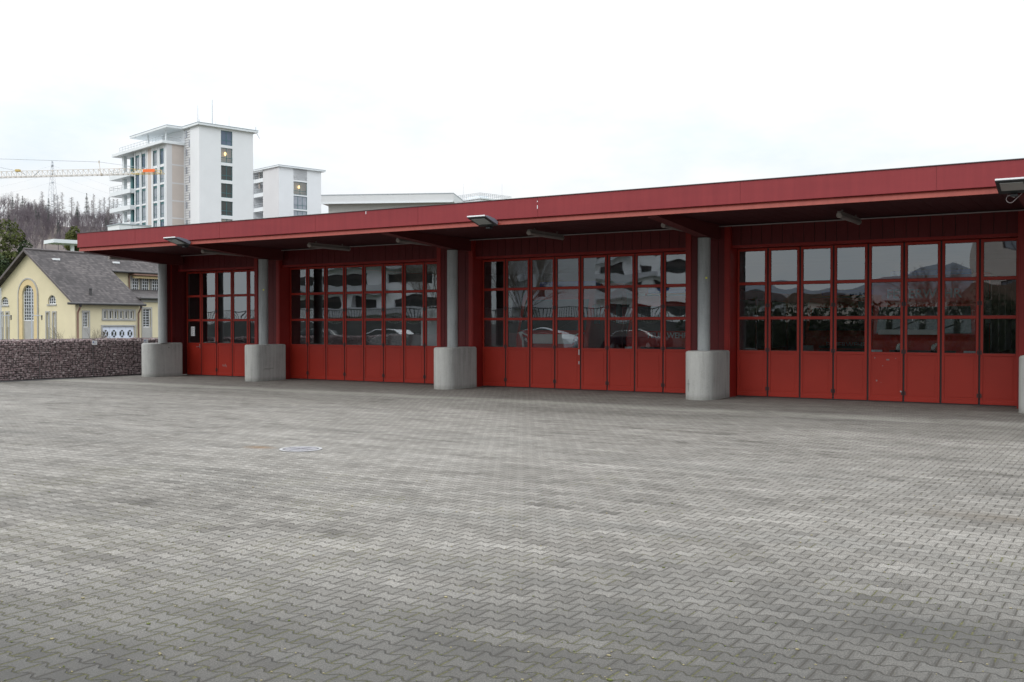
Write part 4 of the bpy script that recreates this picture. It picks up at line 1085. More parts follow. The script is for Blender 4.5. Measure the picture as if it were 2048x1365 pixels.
# ================================================================== CRANE
dC = 165
tc = thing('tower_crane', 'pale lattice crane jib with yellow tip and orange sign, in front of the tower', 'crane', (0, 0, 0))
A = W(-420, 366, dC); Bp = W(327, 347.3, dC*.97)
dirj = (Bp-A); Lj = dirj.length; dj = dirj.normalized(); side = Vector((-dj.y, dj.x, 0)).normalized()*.55; upv = Vector((0, 0, 1))
def jp(t_): return A+dj*t_
tj = lambda u: Lj*(u+420)/(747)
f = MB(); f2 = MB(); g2 = f
n_ = 74; step = Lj/n_
def hgt(t_): return .95 if t_ < Lj*.9 else .95-.45*(t_-Lj*.9)/(Lj*.1)
for k in range(n_):
    a, b = k*step, (k+1)*step
    tgt = f2 if a > tj(262) else f
    for s_ in (-1, 1):
        tgt.tube(jp(a)+side*s_, jp(b)+side*s_, .045, None, 4, smooth=False)
        tgt.tube(jp(a)+side*s_, jp((a+b)/2)+upv*hgt(a), .028, None, 3, smooth=False); tgt.tube(jp((a+b)/2)+upv*hgt(a), jp(b)+side*s_, .028, None, 3, smooth=False)
    tgt.tube(jp(a-step/2)+upv*hgt(a), jp(b-step/2)+upv*hgt(b), .036, None, 4, smooth=False)
    tgt.tube(jp(a)+side, jp(a)-side, .025, None, 3, smooth=False)
f.build('jib', 'cranewhite', tc); f2.build('jib_tip', 'craneyellow', tc)
f = MB(); p = jp(tj(302)); f.box(-.95, .95, -.06, .06, -.2, .28, 0, lambda a, b, c: tuple(p+dj*a+side.normalized()*(b-.7)+upv*(c+.35))); f.build('sign_board', 'orange', tc)
f = MB()
q1 = W(198, 324.3, dC*.98); q0 = W(-420, 305, dC*1.0)
f.tube(q0, q1, .035, None, 4); f.tube(q1, jp(tj(322))+upv*.5, .03, None, 4); f.tube(W(-10, 333, dC*.985), W(40, 343.5, dC*.985), .03, None, 4); f.tube(W(40, 343.5, dC*.985), jp(tj(62))+upv*.05, .04, None, 4); f.tube(jp(tj(71)), jp(tj(84))+upv*.9, .06, None, 4)
f.build('tie_cable', 'galv', tc)
f = MB(); f.tube(q1, jp(tj(205))+upv*.1, .05, None, 5); f.tube(q1+upv*.2, q1-upv*.2, .12, None, 5); p = jp(tj(206)); f.tube(p-upv*.15, p+upv*.25, .18, None, 6); f.build('pulley_strut', 'cranewhite', tc)
f = MB(); p = jp(tj(41)); f.box(-.3, .35, -.3, .3, .85, 1.2, 0, lambda a, b, c: tuple(p+dj*a+side.normalized()*b+upv*c)); f.build('cable_winch', 'craneyellow', tc)
f = MB(); m0 = A.copy()
for s1_ in (-.8, .8):
    for s2_ in (-.8, .8): f.tube((m0.x+s1_, m0.y+s2_, 0), (m0.x+s1_, m0.y+s2_, m0.z+6), .09, None, 4)
for k in range(20):
    z = k*1.5
    f.tube((m0.x-.8, m0.y-.8, z), (m0.x+.8, m0.y-.8, z+1.5), .05, None, 4); f.tube((m0.x+.8, m0.y-.8, z), (m0.x+.8, m0.y+.8, z+1.5), .05, None, 4)
f.build('mast', 'craneyellow', tc)
# ================================================================== HILL, PYLON, TREES
dH = 430
# ridge profile as (u, v) at distance
prof = [(-500, 432), (-200, 430), (0, 434), (60, 440), (110, 452), (140, 458), (170, 456), (200, 458), (240, 464), (330, 490), (450, 530), (700, 585), (1000, 620)]
def ridge_v(u):
    for (a, b), (c, d) in zip(prof, prof[1:]):
        if a <= u <= c: return b+(d-b)*(u-a)/(c-a)
    return prof[-1][1] if u > 0 else prof[0][1]
f = MB(); NU, ND = 70, 12
grid = []
us = [-500+1500*k/NU for k in range(NU+1)]
def hill_pt(u, q):        # q 0 = foot, 1 = ridge, >1 behind
    d = 150+(dH-150)*min(q, 1)+(q-1)*300*(q > 1)
    P = W(u, 651, d)
    zt = HC+(651.3-ridge_v(u))/F*dH*sqrt(1+((u-U0)/F)**2)*0+ (651.3-ridge_v(u))/F*dH
    z = zt*(min(q, 1)**1.35) if q <= 1 else zt*(1-.25*(q-1))
    z += 1.2*noise.noise(Vector((P.x*.02, P.y*.02, 0)))*min(1, q*3)
    return Vector((P.x, P.y, z-.3*(q == 0)))
qs = [0, .1, .2, .32, .44, .56, .68, .8, .9, 1., 1.2, 1.4]
vs = [hill_pt(u, q) for q in qs for u in us]
f.add(vs, [(j*(NU+1)+i, j*(NU+1)+i+1, (j+1)*(NU+1)+i+1, (j+1)*(NU+1)+i) for j in range(len(qs)-1) for i in range(NU)], 0, True)
tag(f.build('hill', 'hill'), kind='structure')
# tree kinds ------------------------------------------------------
def branch(f, p, d, L_, r, lev, rg, spread, mi, up=.15):
    q = p+d*L_
    f.tube(p, q, r, r*.62, 5 if lev > 2 else 3, mi, cap=False)
    if lev <= 0: return
    nb = 3 if lev > 1 else 4
    for k in range(nb+(lev > 2)):
        t_ = rg.uniform(.35, 1.) if k else 1.
        ax_ = Vector((rg.gauss(0, 1), rg.gauss(0, 1), rg.gauss(0, .6))).normalized()
        nd = (d+ax_*spread*rg.uniform(.6, 1.2)+Vector((0, 0, up))).normalized()
        branch(f, p.lerp(q, t_), nd, L_*rg.uniform(.55, .8), r*.62*(.8 if k else 1), lev-1, rg, spread, mi, up)
def bare_tree_mesh(seed, h, lev=4, r=.18, spread=.6, up=.15, tf=.3):
    rg = random.Random(seed); f = MB()
    branch(f, Vector((0, 0, -.5)), Vector((rg.uniform(-.04, .04), rg.uniform(-.04, .04), 1)).normalized(), h*tf+.5, r, lev, rg, spread, 0, up)
    return f
def larch_mesh(seed, h):      # tall thin bare conifer: trunk with short fine side twigs
    rg = random.Random(seed); f = MB()
    f.tube((0, 0, -1), (rg.uniform(-.3, .3), 0, h), .24, .03, 5, 0, cap=False)
    for k in range(80):
        z = h*(.36+.64*(k/80)); r = (h-z)*.22*rg.uniform(.3, 1.3)+.6
        a = rg.uniform(0, 6.28); d = Vector((cos(a), sin(a), rg.uniform(-.15, .35)))
        e = Vector((0, 0, z))+d*r; f.tube((0, 0, z), e, .06, .02, 3, 0, cap=False)
        for j in range(4):
            t_ = rg.uniform(.3, 1); m_ = Vector((0, 0, z)).lerp(e, t_); f.tube(m_, m_+Vector((rg.gauss(0, .5), rg.gauss(0, .5), rg.gauss(.1, .4))), .03, .012, 3, 0, cap=False)
    return f
def conifer_mesh(seed, h, w=.2, n=900, cs=.7, start=.25):
    rg = random.Random(seed); f = MB()
    f.tube((0, 0, -1), (0, 0, h*.97), .25, .04, 6, 0, cap=False)
    c = MB()
    for k in range(n):
        q = rg.random()**.8; z = h*(start+(1-start)*q); r = (h-z)*w*1.1+.15
        a = rg.uniform(0, 6.28); rr2 = r*rg.uniform(.25, 1.05); lay = .25*sin(z*3.)
        p = Vector((cos(a)*rr2, sin(a)*rr2, z-rr2*.35+lay))
        s_ = cs*rg.uniform(.5, 1.1)*(.5+.5*(1-q))
        d1 = Vector((cos(a), sin(a), -.35))*s_; d2 = Vector((-sin(a), cos(a), rg.uniform(-.4, .4)))*s_*.45
        c.add([p-d2, p+d1*.5, p+d2, p-d1*.4], [(0, 1, 2, 3)])
    return f, c
def link(name, me, parent=None):
    o = bpy.data.objects.new(name, me); COL.objects.link(o); o.parent = parent; return o
def mesh_of(f, name, m):
    o = f.build(name, m, fixn=False); me = o.data; bpy.data.objects.remove(o); return me
far_kinds = []
for s_ in range(5): far_kinds.append(('bare_tree', mesh_of(bare_tree_mesh(100+s_, 13+s_ % 3, 5, .24, .62, .22, .36), 'bare_tree', 'farbark'), 'bare deciduous tree, tinted greyish purple for haze, on the wooded hillside', 'bare deciduous trees on the hillside', None))
for s_ in range(3): far_kinds.append(('larch_tree', mesh_of(larch_mesh(200+s_, 17), 'larch_tree', 'fartrunk'), 'tall thin larch with sparse twigs on the hill ridge', 'larches on the ridge', None))
for s_ in range(3):
    a_, b_ = conifer_mesh(300+s_, 16, .17, 800, .75, .28)
    a_.add(b_.v, b_.f, 1); far_kinds.append(('conifer_tree', mesh_of(a_, 'conifer_tree', ['fartrunk', 'farneedle']), 'dark conifer standing out among bare trees on the hill', 'dark conifers on the hill', None))
rg = random.Random(11)
def put(kind, u, q, sc=1.):
    name, me, lab, grp, _ = kind
    sc *= .72 if q > .97 else .86
    P = hill_pt(u, q); o = link(name, me); o.location = P; o.rotation_euler = (0, 0, rg.uniform(0, 6.28)); o.scale = (sc*rg.uniform(.85, 1.15),)*2+(sc*rg.uniform(.9, 1.1),)
    tag(o, lab, 'tree', grp); return o
K = far_kinds
# ridge row read off the photograph's skyline: (u, kind, scale)
for u, k, sc in ((0, 0, .95), (9, 1, 1.), (18, 2, 1.05), (27, 3, .95), (37, 5, .85), (47, 8, .8), (57, 4, .85), (66, 0, 1.05), (75, 1, 1.05), (86, 5, 1.0), (93, 2, .8), (99, 9, 1.0), (110, 6, 1.0), (117, 7, 1.1), (126, 6, 1.12), (133, 3, .8), (145, 5, 1.15), (151, 0, .8), (157, 7, .95), (166, 1, .75), (175, 10, 1.12), (179, 5, .8), (189, 6, 1.05), (196, 3, .7), (201, 7, 1.0), (210, 5, 1.05), (216, 2, .75), (220, 6, 1.0), (228, 7, .95), (236, 5, .95), (244, 4, .9), (252, 6, .9)):
    put(K[k], u, 1.0, sc)
for i in range(225):
    q = rg.uniform(.5, 1.0)**.8; u = rg.uniform(-30, 262)
    if i < 120: u = rg.uniform(60, 235) if i > 60 else rg.uniform(-20, 110); q = rg.uniform(.84, .97)
    r_ = rg.random(); k = rg.choice(range(5)) if r_ < .86 else (rg.choice((5, 6, 7)) if r_ < .93 else rg.choice((8, 9, 10)))
    put(K[k], u, q, rg.uniform(.55, .8) if q > .8 else rg.uniform(.6, .85))
# pylon on the ridge
P = hill_pt(107, .99); t = thing('power_pylon', 'thin grey lattice power pylon rising above the wooded hill', 'pylon', P)
zt = zat(107, 322, P)-P.z; f = MB()
def pw_(z): return 1.9*(1-z/zt)**1.0*(1)+.18
for sx in (-1, 1):
    for sy in (-1, 1):
        zs = [zt*k/22 for k in range(23)]
        for a_, b_ in zip(zs, zs[1:]): f.tube((sx*pw_(a_), sy*pw_(a_), a_), (sx*pw_(b_), sy*pw_(b_), b_), .06, None, 4)
for k in range(22):
    a_, b_ = zt*k/22, zt*(k+1)/22; s_ = 1 if k % 2 else -1
    for sy in (-1, 1): f.tube((s_*pw_(a_), sy*pw_(a_), a_), (-s_*pw_(b_), sy*pw_(b_), b_), .035, None, 3); f.tube((sy*pw_(a_), s_*pw_(a_), a_), (sy*pw_(b_), -s_*pw_(b_), b_), .035, None, 3)
f.build('lattice', 'galv', t)
armz = []
yw = YAW-.9
for v in (331, 347.5, 364.5):
    z = zat(107, v, P)-P.z; armz.append(z); f = MB()
    f.tube((-2.6*cos(yw)*.6, -2.6*sin(yw)*.6, z), (2.6*cos(yw)*.6, 2.6*sin(yw)*.6, z), .16, None, 4); f.tube((-.5, 0, z-.25), (.5, 0, z-.25), .3, None, 4); f.build('cross_arm', 'galv', t)
f = MB()
def wire(a, b, sag):
    pts = [a.lerp(b, k/14)-Vector((0, 0, sag*4*(k/14)*(1-k/14))) for k in range(15)]; f.path([p-P for p in pts], .022, 3)
for z in armz:
    c = P+Vector((0, 0, z))
    wire(c, W(-260, 372+(armz[0]-z)*3.5, 430), 4); wire(c, W(700, 470+(armz[0]-z)*3.5, 430), 5)
f.build('power_line', 'galv', t)
# foreground trees beside the house
def cluster_crown(seed, blobs, n, s0):
    rg = random.Random(seed); c = MB()
    for (bx_, by_, bz_, br, sq) in blobs:
        for k in range(int(n*br*br)):
            v = Vector((rg.gauss(0, 1), rg.gauss(0, 1), rg.gauss(0, 1))).normalized()*br*rg.uniform(.55, 1.08)**.6
            p = Vector((bx_+v.x, by_+v.y, bz_+v.z*sq)); s_ = s0*rg.uniform(.5, 1.2)
            a_ = Vector((rg.gauss(0, 1), rg.gauss(0, 1), rg.gauss(0, 1))).normalized(); b_ = a_.cross(Vector((rg.gauss(0, 1), rg.gauss(0, 1), rg.gauss(0, 1)))).normalized()
            c.add([p-a_*s_, p+b_*s_*.5, p+a_*s_, p-b_*s_*.5], [(0, 1, 2, 3)])
    return c
def near_tree(name, label, u, vtop, d, wpx, leafm, seed, base_v=None):
    P = W(u, 651, d); P.z = 0; h = zat(u, vtop, P); wpx *= 1.25; rad = wpx/F*d/2
    t = thing(name, label, 'tree', P)
    f = MB(); f.tube((0, 0, -.5), (0, 0, h*.8), .3, .08, 8)
    rg = random.Random(seed)
    for k in range(12): z = h*rg.uniform(.3, .8); a_ = rg.uniform(0, 6.28); f.tube((0, 0, z), (cos(a_)*rad*.6, sin(a_)*rad*.6, z+rad*.3), .09, .03, 5)
    f.build('trunk', 'bark', t)
    bl = []
    for k in range(16 if rad > 3.5 else 44):
        q = rg.random(); z = h*(.22+.68*q); rr2 = rad*(1-.62*q); a_ = rg.uniform(0, 6.28)
        bl.append((cos(a_)*rr2*.6, sin(a_)*rr2*.6, z, rad*rg.uniform(.25, .46)*(1.15-.5*q)*(1 if rad > 3.5 else 1.25), rg.uniform(.6, .95)))
    bl.append((0, 0, h*.9, rad*.36, 1.4))
    cluster_crown(seed, bl, 150 if rad > 3 else 420, .28 if rad > 3 else .22).build('crown', leafm, t, fixn=False)
near_tree('evergreen_tree', 'dense dark green evergreen at the left border beside the yellow gable', 2, 520, 120, 90, 'darkleaf', 5)
near_tree('evergreen_tree', 'broad olive green tree above the dark evergreen at the left border', 18, 447, 165, 100, 'oliveleaf', 6)
near_tree('evergreen_tree', 'dark green bushy tree between the olive tree and the house roof', 52, 480, 150, 60, 'darkleaf', 10)
near_tree('evergreen_tree', 'slender yellowish green tree left of the red roof corner', 150, 444, 190, 46, 'oliveleaf', 8)
near_tree('evergreen_tree', 'small dark green conifer just right of the yellowish green tree', 176, 462, 200, 34, 'darkleaf', 9)
near_tree('evergreen_tree', 'mid green tree with loose crown behind the house ridge', 92, 470, 175, 44, 'darkleaf', 12) if False else None
# bare bush behind the stone wall
P = W(160, 651, 48); P.z = 0
t = thing('bare_shrub', 'leafless spreading shrub behind the stone wall before the white garage doors', 'shrub', P)
f = MB(); rg2 = random.Random(3)
for k in range(9):
    a_ = rg2.uniform(0, 6.28); branch(f, Vector((0, 0, .2)), Vector((cos(a_)*.9, sin(a_)*.9, .75)).normalized(), .75, .028, 4, rg2, .55, 0, .05)
f.build('branches', 'twig', t, fixn=False); f = MB(); f.tube((0, 0, -.1), (0, 0, .4), .07, .05, 8); f.build('stem', 'bark', t)
# ================================================================== BEHIND THE CAMERA (seen mirrored in the door glass)
def block(name, label, cat, x0, x1, y, h, depth, storeys, wmat, wins, z0=0., gmat='winglass', ledge=True, roofm='slate', fr='slate', overhang=0):
    t = thing(name, label, cat, ((x0+x1)/2, y, 0))
    T = lambda s, n, z: (s, n, z)                       # outward +y ; local around centre
    hw_ = (x1-x0)/2; f = MB(); holes = []; sh = (h-z0)/storeys
    for k in range(storeys):
        for (a, b) in wins[k % len(wins)]:
            a_, b_ = -hw_+a*(x1-x0), -hw_+b*(x1-x0); holes.append((a_, b_, z0+k*sh+.30*sh, z0+k*sh+.74*sh))
    wall_holes(f, rect(-hw_, hw_, 0, h), [rect(*q) for q in holes], T, .6)
    f.quad((-hw_, 0, 0), (-hw_, -depth, 0), (-hw_, -depth, h), (-hw_, 0, h)); f.quad((hw_, 0, 0), (hw_, -depth, 0), (hw_, -depth, h), (hw_, 0, h)); f.quad((-hw_, -depth, 0), (hw_, -depth, 0), (hw_, -depth, h), (-hw_, -depth, h))
    f.build('wall', wmat, t, fixn=False)
    f = MB(); f.box(-hw_-.3-overhang, hw_+.3+overhang, -depth-.3, .3+overhang, h+.003, h+.35); f.build('roof', roofm, t)
    for q in holes: window(t, T, *q, .6, fr, gmat, (2, 0), .08, .08, blind=.5 if (int(q[0]*3) % 3) else 0)
    if ledge:
        for k in range(1, storeys):
            f = MB(); a_ = -hw_+.02+(k % 2)*hw_*.5; b_ = a_+hw_*1.1
            f.box(a_, b_, .003, 1.3, z0+k*sh-.12, z0+k*sh+.08); f.box(a_, b_, 1.22, 1.28, z0+k*sh+.081, z0+k*sh+.95); f.build('balcony', 'wallgrey', t)
    return t
W3 = [[(.04, .16), (.24, .47), (.53, .76), (.84, .96)], [(.06, .30), (.38, .50), (.58, .80), (.88, .96)]]
block('white_apartment_block', 'white apartment block with long dark recessed window bands, mirrored in the second door bay', 'building', -106, -70, -56, 16, 14, 5, 'wallwhite', W3)
block('white_apartment_block', 'white apartment block with square dark windows, mirrored in the third door bay', 'building', -84, -59.5, -98, 24.5, 14, 8, 'wallwhite', [[(.05, .17), (.25, .37), (.47, .62), (.72, .84), (.9, .97)], [(.1, .25), (.35, .5), (.58, .7), (.8, .93)]])
block('grey_apartment_block', 'plain pale grey building behind a bare tree, mirrored in the third bay', 'building', -73.6, -64.2, -62, 16, 12, 4, 'wallgrey', [[(.1, .2), (.75, .88)]])
for (nm_, lb_, xa_, xb_, ya_, h_, wm_, rm_) in (('low_pale_building', 'low pale building with flat roof below the hills, mirrored in the fourth bay', -46, -37, -72, 4.6, 'wallgrey', 'slate'),
        ('low_house', 'low house with brown roof mirrored left of centre in the fourth bay', -35.5, -28, -66, 4.3, 'towerbeige', 'brownroof'), ('long_shed', 'long grey shed mirrored in the middle of the fourth bay', -27, -15, -78, 4.9, 'halldark', 'roofedge')):
    b_ = block(nm_, lb_, 'building', xa_, xb_, ya_, h_, 9, 1, wm_, [[(.1, .22), (.4, .5), (.7, .85)]], ledge=False, roofm=rm_)
    f = MB(); w2 = (xb_-xa_)/2+.4; f.prism([(-w2, h_+.36), (w2, h_+.36), (w2-1.5, h_+1.3), (-w2+1.5, h_+1.3)], -8, .2, 0, lambda a, b, c: (a, c, b)); f.build('hipped_roof', rm_, b_)
tb = block('cream_house', 'cream house with brown roof mirrored at the right end of the fourth bay', 'house', -12.8, -2, -46, 10.5, 9, 3, 'towerbeige', [[(.2, .35), (.6, .75)]], gmat='winglass_pale', ledge=False)
f = MB(); f.add([(-6, 0.4, 3.2), (6, .4, 3.2), (4.5, -3, 5.6), (-4.5, -3, 5.6), (-6, 5, 3.2), (6, 5, 3.2)], [(4, 5, 1, 0)]); 
f.prism([(-6, 3.2), (6, 3.2), (4.8, 5.4), (-4.8, 5.4)], .3, 6, 0, lambda a, b, c: (a, c, b)); f.build('porch_roof', 'brownroof', tb)
# far hills mirrored
def far_ridge(name, y, h, seed, m, x0=-400, x1=300):
    f = MB(); n = 60; vs = []
    for k in range(n+1):
        x = x0+(x1-x0)*k/n; z = h*(.6+.5*noise.noise(Vector((x*.012+seed, seed, 0)))+.15*noise.noise(Vector((x*.08, seed, 2))))
        vs += [(x, y+60, -1), (x, y, z), (x, y-80, -1)]
    f.add(vs, [(3*k+j, 3*k+3+j, 3*k+4+j, 3*k+1+j) for k in range(n) for j in range(2)], 0, True)
    tag(f.build(name, m), kind='structure')
far_ridge('hills', -420, 44, 3.1, 'hillfar'); far_ridge('hills', -330, 17, 8.2, 'hill')
# retaining wall with railing
t = thing('retaining_wall', 'grey concrete retaining wall with vertical bar railing opposite the station', 'wall', (-45, -13, 0))
f = MB(); f.box(-110, 12, -13.4, -13, 0, 2.15); pbuild(f, 'wall', 'darkconcrete', t)
f = MB(); f.box(-110, -27, -13.25, -13.19, 3.05, 3.11); f.box(-110, -27, -13.25, -13.19, 2.25, 2.29)
x = -110
while x < -27: f.box(x, x+.035, -13.235, -13.205, 2.15, 3.05); x += .22
pbuild(f, 'railing', 'blackmetal', t)
t = thing('hedge', 'dark clipped hedge behind the camera, mirrored low in the right door bays', 'hedge', (-16, -11.6, 0))
cluster_crown(21, [(x_, -0.3, 1.6+.3*sin(x_*1.7), 1.35+.3*sin(x_*.9), 1.25) for x_ in [-9+k*.95 for k in range(24)]], 200, .16).build('foliage', 'hedge', t, fixn=False)
f = MB()
for k in range(22): f.tube((-9+k*.95, -.3, 0), (-9+k*.95, -.3, .9), .05, .03, 5)
f.build('stems', 'bark', t)
for (x_, y_, h_, sd, lab) in ((-40.0, -15.5, 9.5, 41, 'leafless tree mirrored in the left half of the third door bay'), (-10.5, -14., 5.8, 42, 'leafless tree mirrored in the right half of the fourth door bay'), (-52, -20, 9.5, 43, 'leafless tree mirrored at the right edge of the second door bay')):
    t = thing('bare_tree', lab, 'tree', (x_, y_, 0))
    rg3 = random.Random(sd); f = MB(); c = MB()
    f.tube((0, 0, -.2), (0, 0, h_*.3), .17, .12, 8)
    for k in range(7):
        a_ = 6.28*k/7+rg3.uniform(-.3, .3); branch(c, Vector((0, 0, h_*rg3.uniform(.2, .3))), Vector((cos(a_)*.6, sin(a_)*.6, .9)).normalized(), h_*.26, .06, 5, rg3, .5, 0, .1)
    f.build('trunk', 'bark', t); c.build('crown', 'twig', t, fixn=False)
# white lamp post mirrored
t = thing('lamp_post', 'white lamp post mirrored in the third door bay', 'street lamp', (-23.2*1.42, -8., 0))
f = MB(); f.tube((0, 0, 0), (0, 0, 6.2), .07, .05, 10); f.build('post', 'lampwhite', t)
f = MB(); f.box(-.5, .5, -.15, .15, 6.2, 6.32); f.build('lamp_head', 'lampwhite', t)
# ================================================================== INSIDE THE HALL
def engine(label, x, y, w_, variant):
    t = thing('fire_engine', label, 'fire engine', (x, y, 0), 0, 'fire engines parked in the hall')
    h = w_/2; H_ = {'a': 3.0, 'b': 2.75, 'c': 3.05}[variant]; zb = 1.62 if variant != 'c' else 1.58   # windscreen foot
    f = MB()
    yt_, zt_t = (.38, H_-.35) if variant != 'c' else (.2, 2.32)
    prof = [(0.0, .45), (.0, zb-.15), (.06, zb), (yt_, zt_t)]+([(.1, 2.36), (.1, 2.80), (.5, 3.03)] if variant == 'c' else [(.6, H_-.12)])+[(2.2, H_), (2.2, .6), (.9, .6)]
    vs = [(s*h, b, c) for s in (-1, 1) for b, c in prof]; n = len(prof)
    f.add(vs, [tuple(range(n)), tuple(range(2*n-1, n-1, -1))]+[(k, (k+1) % n, n+(k+1) % n, n+k) for k in range(n)])
    f.build('cab', 'fire_red', t, bevel=.05)
    # windscreen plane just proud of the sloping front
    def P(x_, q, off=.02): yy = .06+(yt_-.06)*q; zz = zb+(zt_t-zb)*q; return (x_, yy-off, zz-off*.2)
    f = MB(); f.quad(P(-h+.12, .04), P(h-.12, .04), P(h-.16, .92), P(-h+.16, .92)); f.build('windscreen', 'winglass', t)
    f = MB(); f.tube(P(-h+.3, .05, .04), P(-.1, .5, .04), .012, None, 5); f.tube(P(.15, .05, .04), P(h-.3, .45, .04), .012, None, 5); f.build('wiper', 'blackmetal', t)
    f = MB(); f.box(-h-.01, h+.01, -.14, .05, .42, .82); f.build('bumper', 'fire_white', t, bevel=.03)
    if variant == 'a':
        f = MB(); f.prism([(-.72, 1.27), (.72, 1.27), (.8, 1.5), (-.8, 1.5)], -.05, -.005, 0, lambda a, b, c: (a, c, b)); f.build('grille', 'fire_white', t, bevel=.01)
        f = MB()
        f.prism([(-1.02, 1.62), (-.82, 1.54), (.82, 1.54), (1.02, 1.62), (1.04, 1.58), (.82, 1.5), (-.82, 1.5), (-1.04, 1.58)], -.045, -.005, 0, lambda a, b, c: (a, c, b))
        for s in (-1, 1): f.prism([(s*1.02, 1.62), (s*1.10, 1.60), (s*.98, 1.35), (s*.96, 1.12), (s*.90, 1.12), (s*.92, 1.36)], -.047, -.004, 0, lambda a, b, c: (a, c, b))
        f.build('front_trim', 'fire_white', t)
        f = MB(); f.box(-h+.2, h-.2, -.03, -.004, 1.56, zb-.02) ; 
        for s in (-1, 1):
            g = MB(); g.prism([(s*.80, 1.28), (s*.62, 1.02), (s*.86, 1.02), (s*.93, 1.45), (s*.86, 1.46)], -.052, -.006, 0, lambda a, b, c: (a, c, b)); hl_ = g.build('headlight', 'blackmetal', t)
            g = MB(); g.sphere((s*.84, -.05, 1.38), .05, 0, 10, 6, (1, .4, .7)); g.sphere((s*.78, -.05, 1.33), .035, 0, 10, 6, (1, .4, .7)); g.build('lens', 'headlight', hl_)
    else:
        f = MB()
        for z in (1.0, 1.12): f.box(-.75, .75, -.03, -.004, z, z+.08)
        f.build('grille', 'blackmetal', t)
        for s in (-1, 1):
            g = MB(); g.box(s*1.08-.16, s*1.08+.16, -.03, -.004, 1.02, 1.2); g.build('headlight', 'headlight', t)
    if variant == 'b': text_mesh('lettering', 'FEUERWEHR', .21, 'lettering', t, (.05, -.012, 1.52 if y < 28 else 1.22), (pi/2, 0, 0), .006, .003)
    if variant == 'c':
        text_mesh('lettering', 'FEUERWEHR', .30, 'lettering', t, (0, .085, 2.56), (pi/2, 0, 0), .006, .003)
        f = MB(); f.box(-1.0, .45, -.10, -.006, 1.58, 1.70); f.build('warning_strip', 'fire_white', t)
        for s in (-.55, .25):
            g = MB(); g.prism([(s-.08, 1.12), (s+.1, 1.12), (s+.04, 1.25), (s+.14, 1.42), (s-.03, 1.33)], -.03, -.004, 0, lambda a, b, c: (a, c, b)); g.build('flame_emblem', 'chrome', t)
        f = MB(); f.box(-h-.02, h+.02, -.12, -.005, 1.02, 1.1); f.build('chrome_bar', 'chrome', t, bevel=.02)
    for s in (-1, 1):
        f = MB(); f.tube((s*(h+.02), .25, 2.35), (s*(h+.22), .1, 2.35), .02, None, 6); f.box(s*(h+.24)-.07, s*(h+.24)+.07, .02, .12, 1.85, 2.4); f.build('wing_mirror', 'blackmetal', t, bevel=.02)
        for yy in (1.0, 5.2):
            f = MB(); f.tube((s*(h-.28), yy, .5), (s*(h-.0), yy, .5), .5, .5, 24); wl = f.build('wheel', 'tyre', t)
            f = MB(); f.tube((s*(h+.003), yy, .5), (s*(h+.02), yy, .5), .28, .22, 16); f.build('rim', 'chrome', wl)
    f = MB(); f.box(-h, h, 2.24, 7.2, .75, H_+.1); f.build('body', 'fire_red', t, bevel=.04)
    f = MB()
    for s in (-1, 1):
        for k in range(3): f.box(min(s*(h+.002), s*(h+.012)), max(s*(h+.002), s*(h+.012)), 2.5+k*1.5, 3.8+k*1.5, 1.1, H_-.2)
    f.build('roller_shutter', 'steel', t)
    f = MB(); f.box(-h+.25, h-.25, .95, 1.25, H_-.03, H_+.12); f.build('light_bar', mat('blue_beacon', (.02, .06, .4), .2), t, bevel=.03)
    return t
engine('modern fire engine with white trimmed front, behind the left of the third door bay', -14.75, 25.55, 2.45, 'a')
engine('older red fire engine lettered across its front, behind the right of the third bay', -11.25, 25.8, 2.45, 'b')
engine('tall fire engine with chrome flames, behind the right half of the fourth bay', -4.6, 25.8, 2.4, 'c')
engine('red fire engine parked farther back, behind the left half of the fourth bay', -7.6, 30.5, 2.4, 'b')
# white equipment box in bay two
t = thing('equipment_cabinet', 'tall white equipment box with red lettering inside the second door bay', 'cabinet', (-18.15, 25.25, 0))
f = MB(); f.box(-1.15, 1.15, 0, 2.5, .25, 2.33); f.build('body', 'offwhite', t, bevel=.03)
f = MB(); f.box(-1.1, 1.1, -.012, -.002, .4, .46); f.box(-.02, .0, -.012, -.002, .5, 2.2); f.build('door_joint', 'ink', t)
text_mesh('lettering', 'Was', .26, 'darkred', t, (.28, -.012, 1.92), (pi/2, 0, 0), .004, .004)
for s in (-.8, .8):
    f = MB(); f.tube((s, .4, .13), (s+.08, .4, .13), .13, None, 14); f.tube((s, 2., .13), (s+.08, 2., .13), .13, None, 14); f.build('castor', 'tyre', t)
# dark car in bay two
t = thing('parked_car', 'dark car inside the hall behind the second door bay', 'car', (-22.6, 28.6, 0), R(18))
sec = [(-2.15, .35), (-2.2, .75), (-2.0, 1.0), (-1.55, 1.06), (-.75, 1.48), (.1, 1.56), (1.2, 1.5), (1.9, 1.1), (2.15, .95), (2.2, .4)]
f = MB(); n = len(sec); vs = []
for k, (yy, ins) in enumerate(((-.9, .0), (-.86, .06), (0, .0), (.86, .06), (.9, .0))):
    sc_ = 1. if abs(yy) < .88 else .93
    for a, b in sec: vs.append((a*(1 if abs(yy) < .88 else .985), yy*(1-.18*max(0, (b-1.0))/.56), .35+(b-.35)*sc_))
fs = [(j*n+k, j*n+(k+1) % n, (j+1)*n+(k+1) % n, (j+1)*n+k) for j in range(4) for k in range(n)]
f.add(vs, fs, 0, True); f.add(vs, [tuple(range(n)), tuple(range(5*n-1, 4*n-1, -1))], 0); f.build('body', 'carblack', t)
f = MB(); f.add([(-1.5, -.86, 1.1), (1.75, -.86, 1.1), (1.15, -.80, 1.45), (.1, -.79, 1.51), (-.72, -.80, 1.43)], [(0, 1, 2, 3, 4)]); f.build('side_window', 'winglass', t)
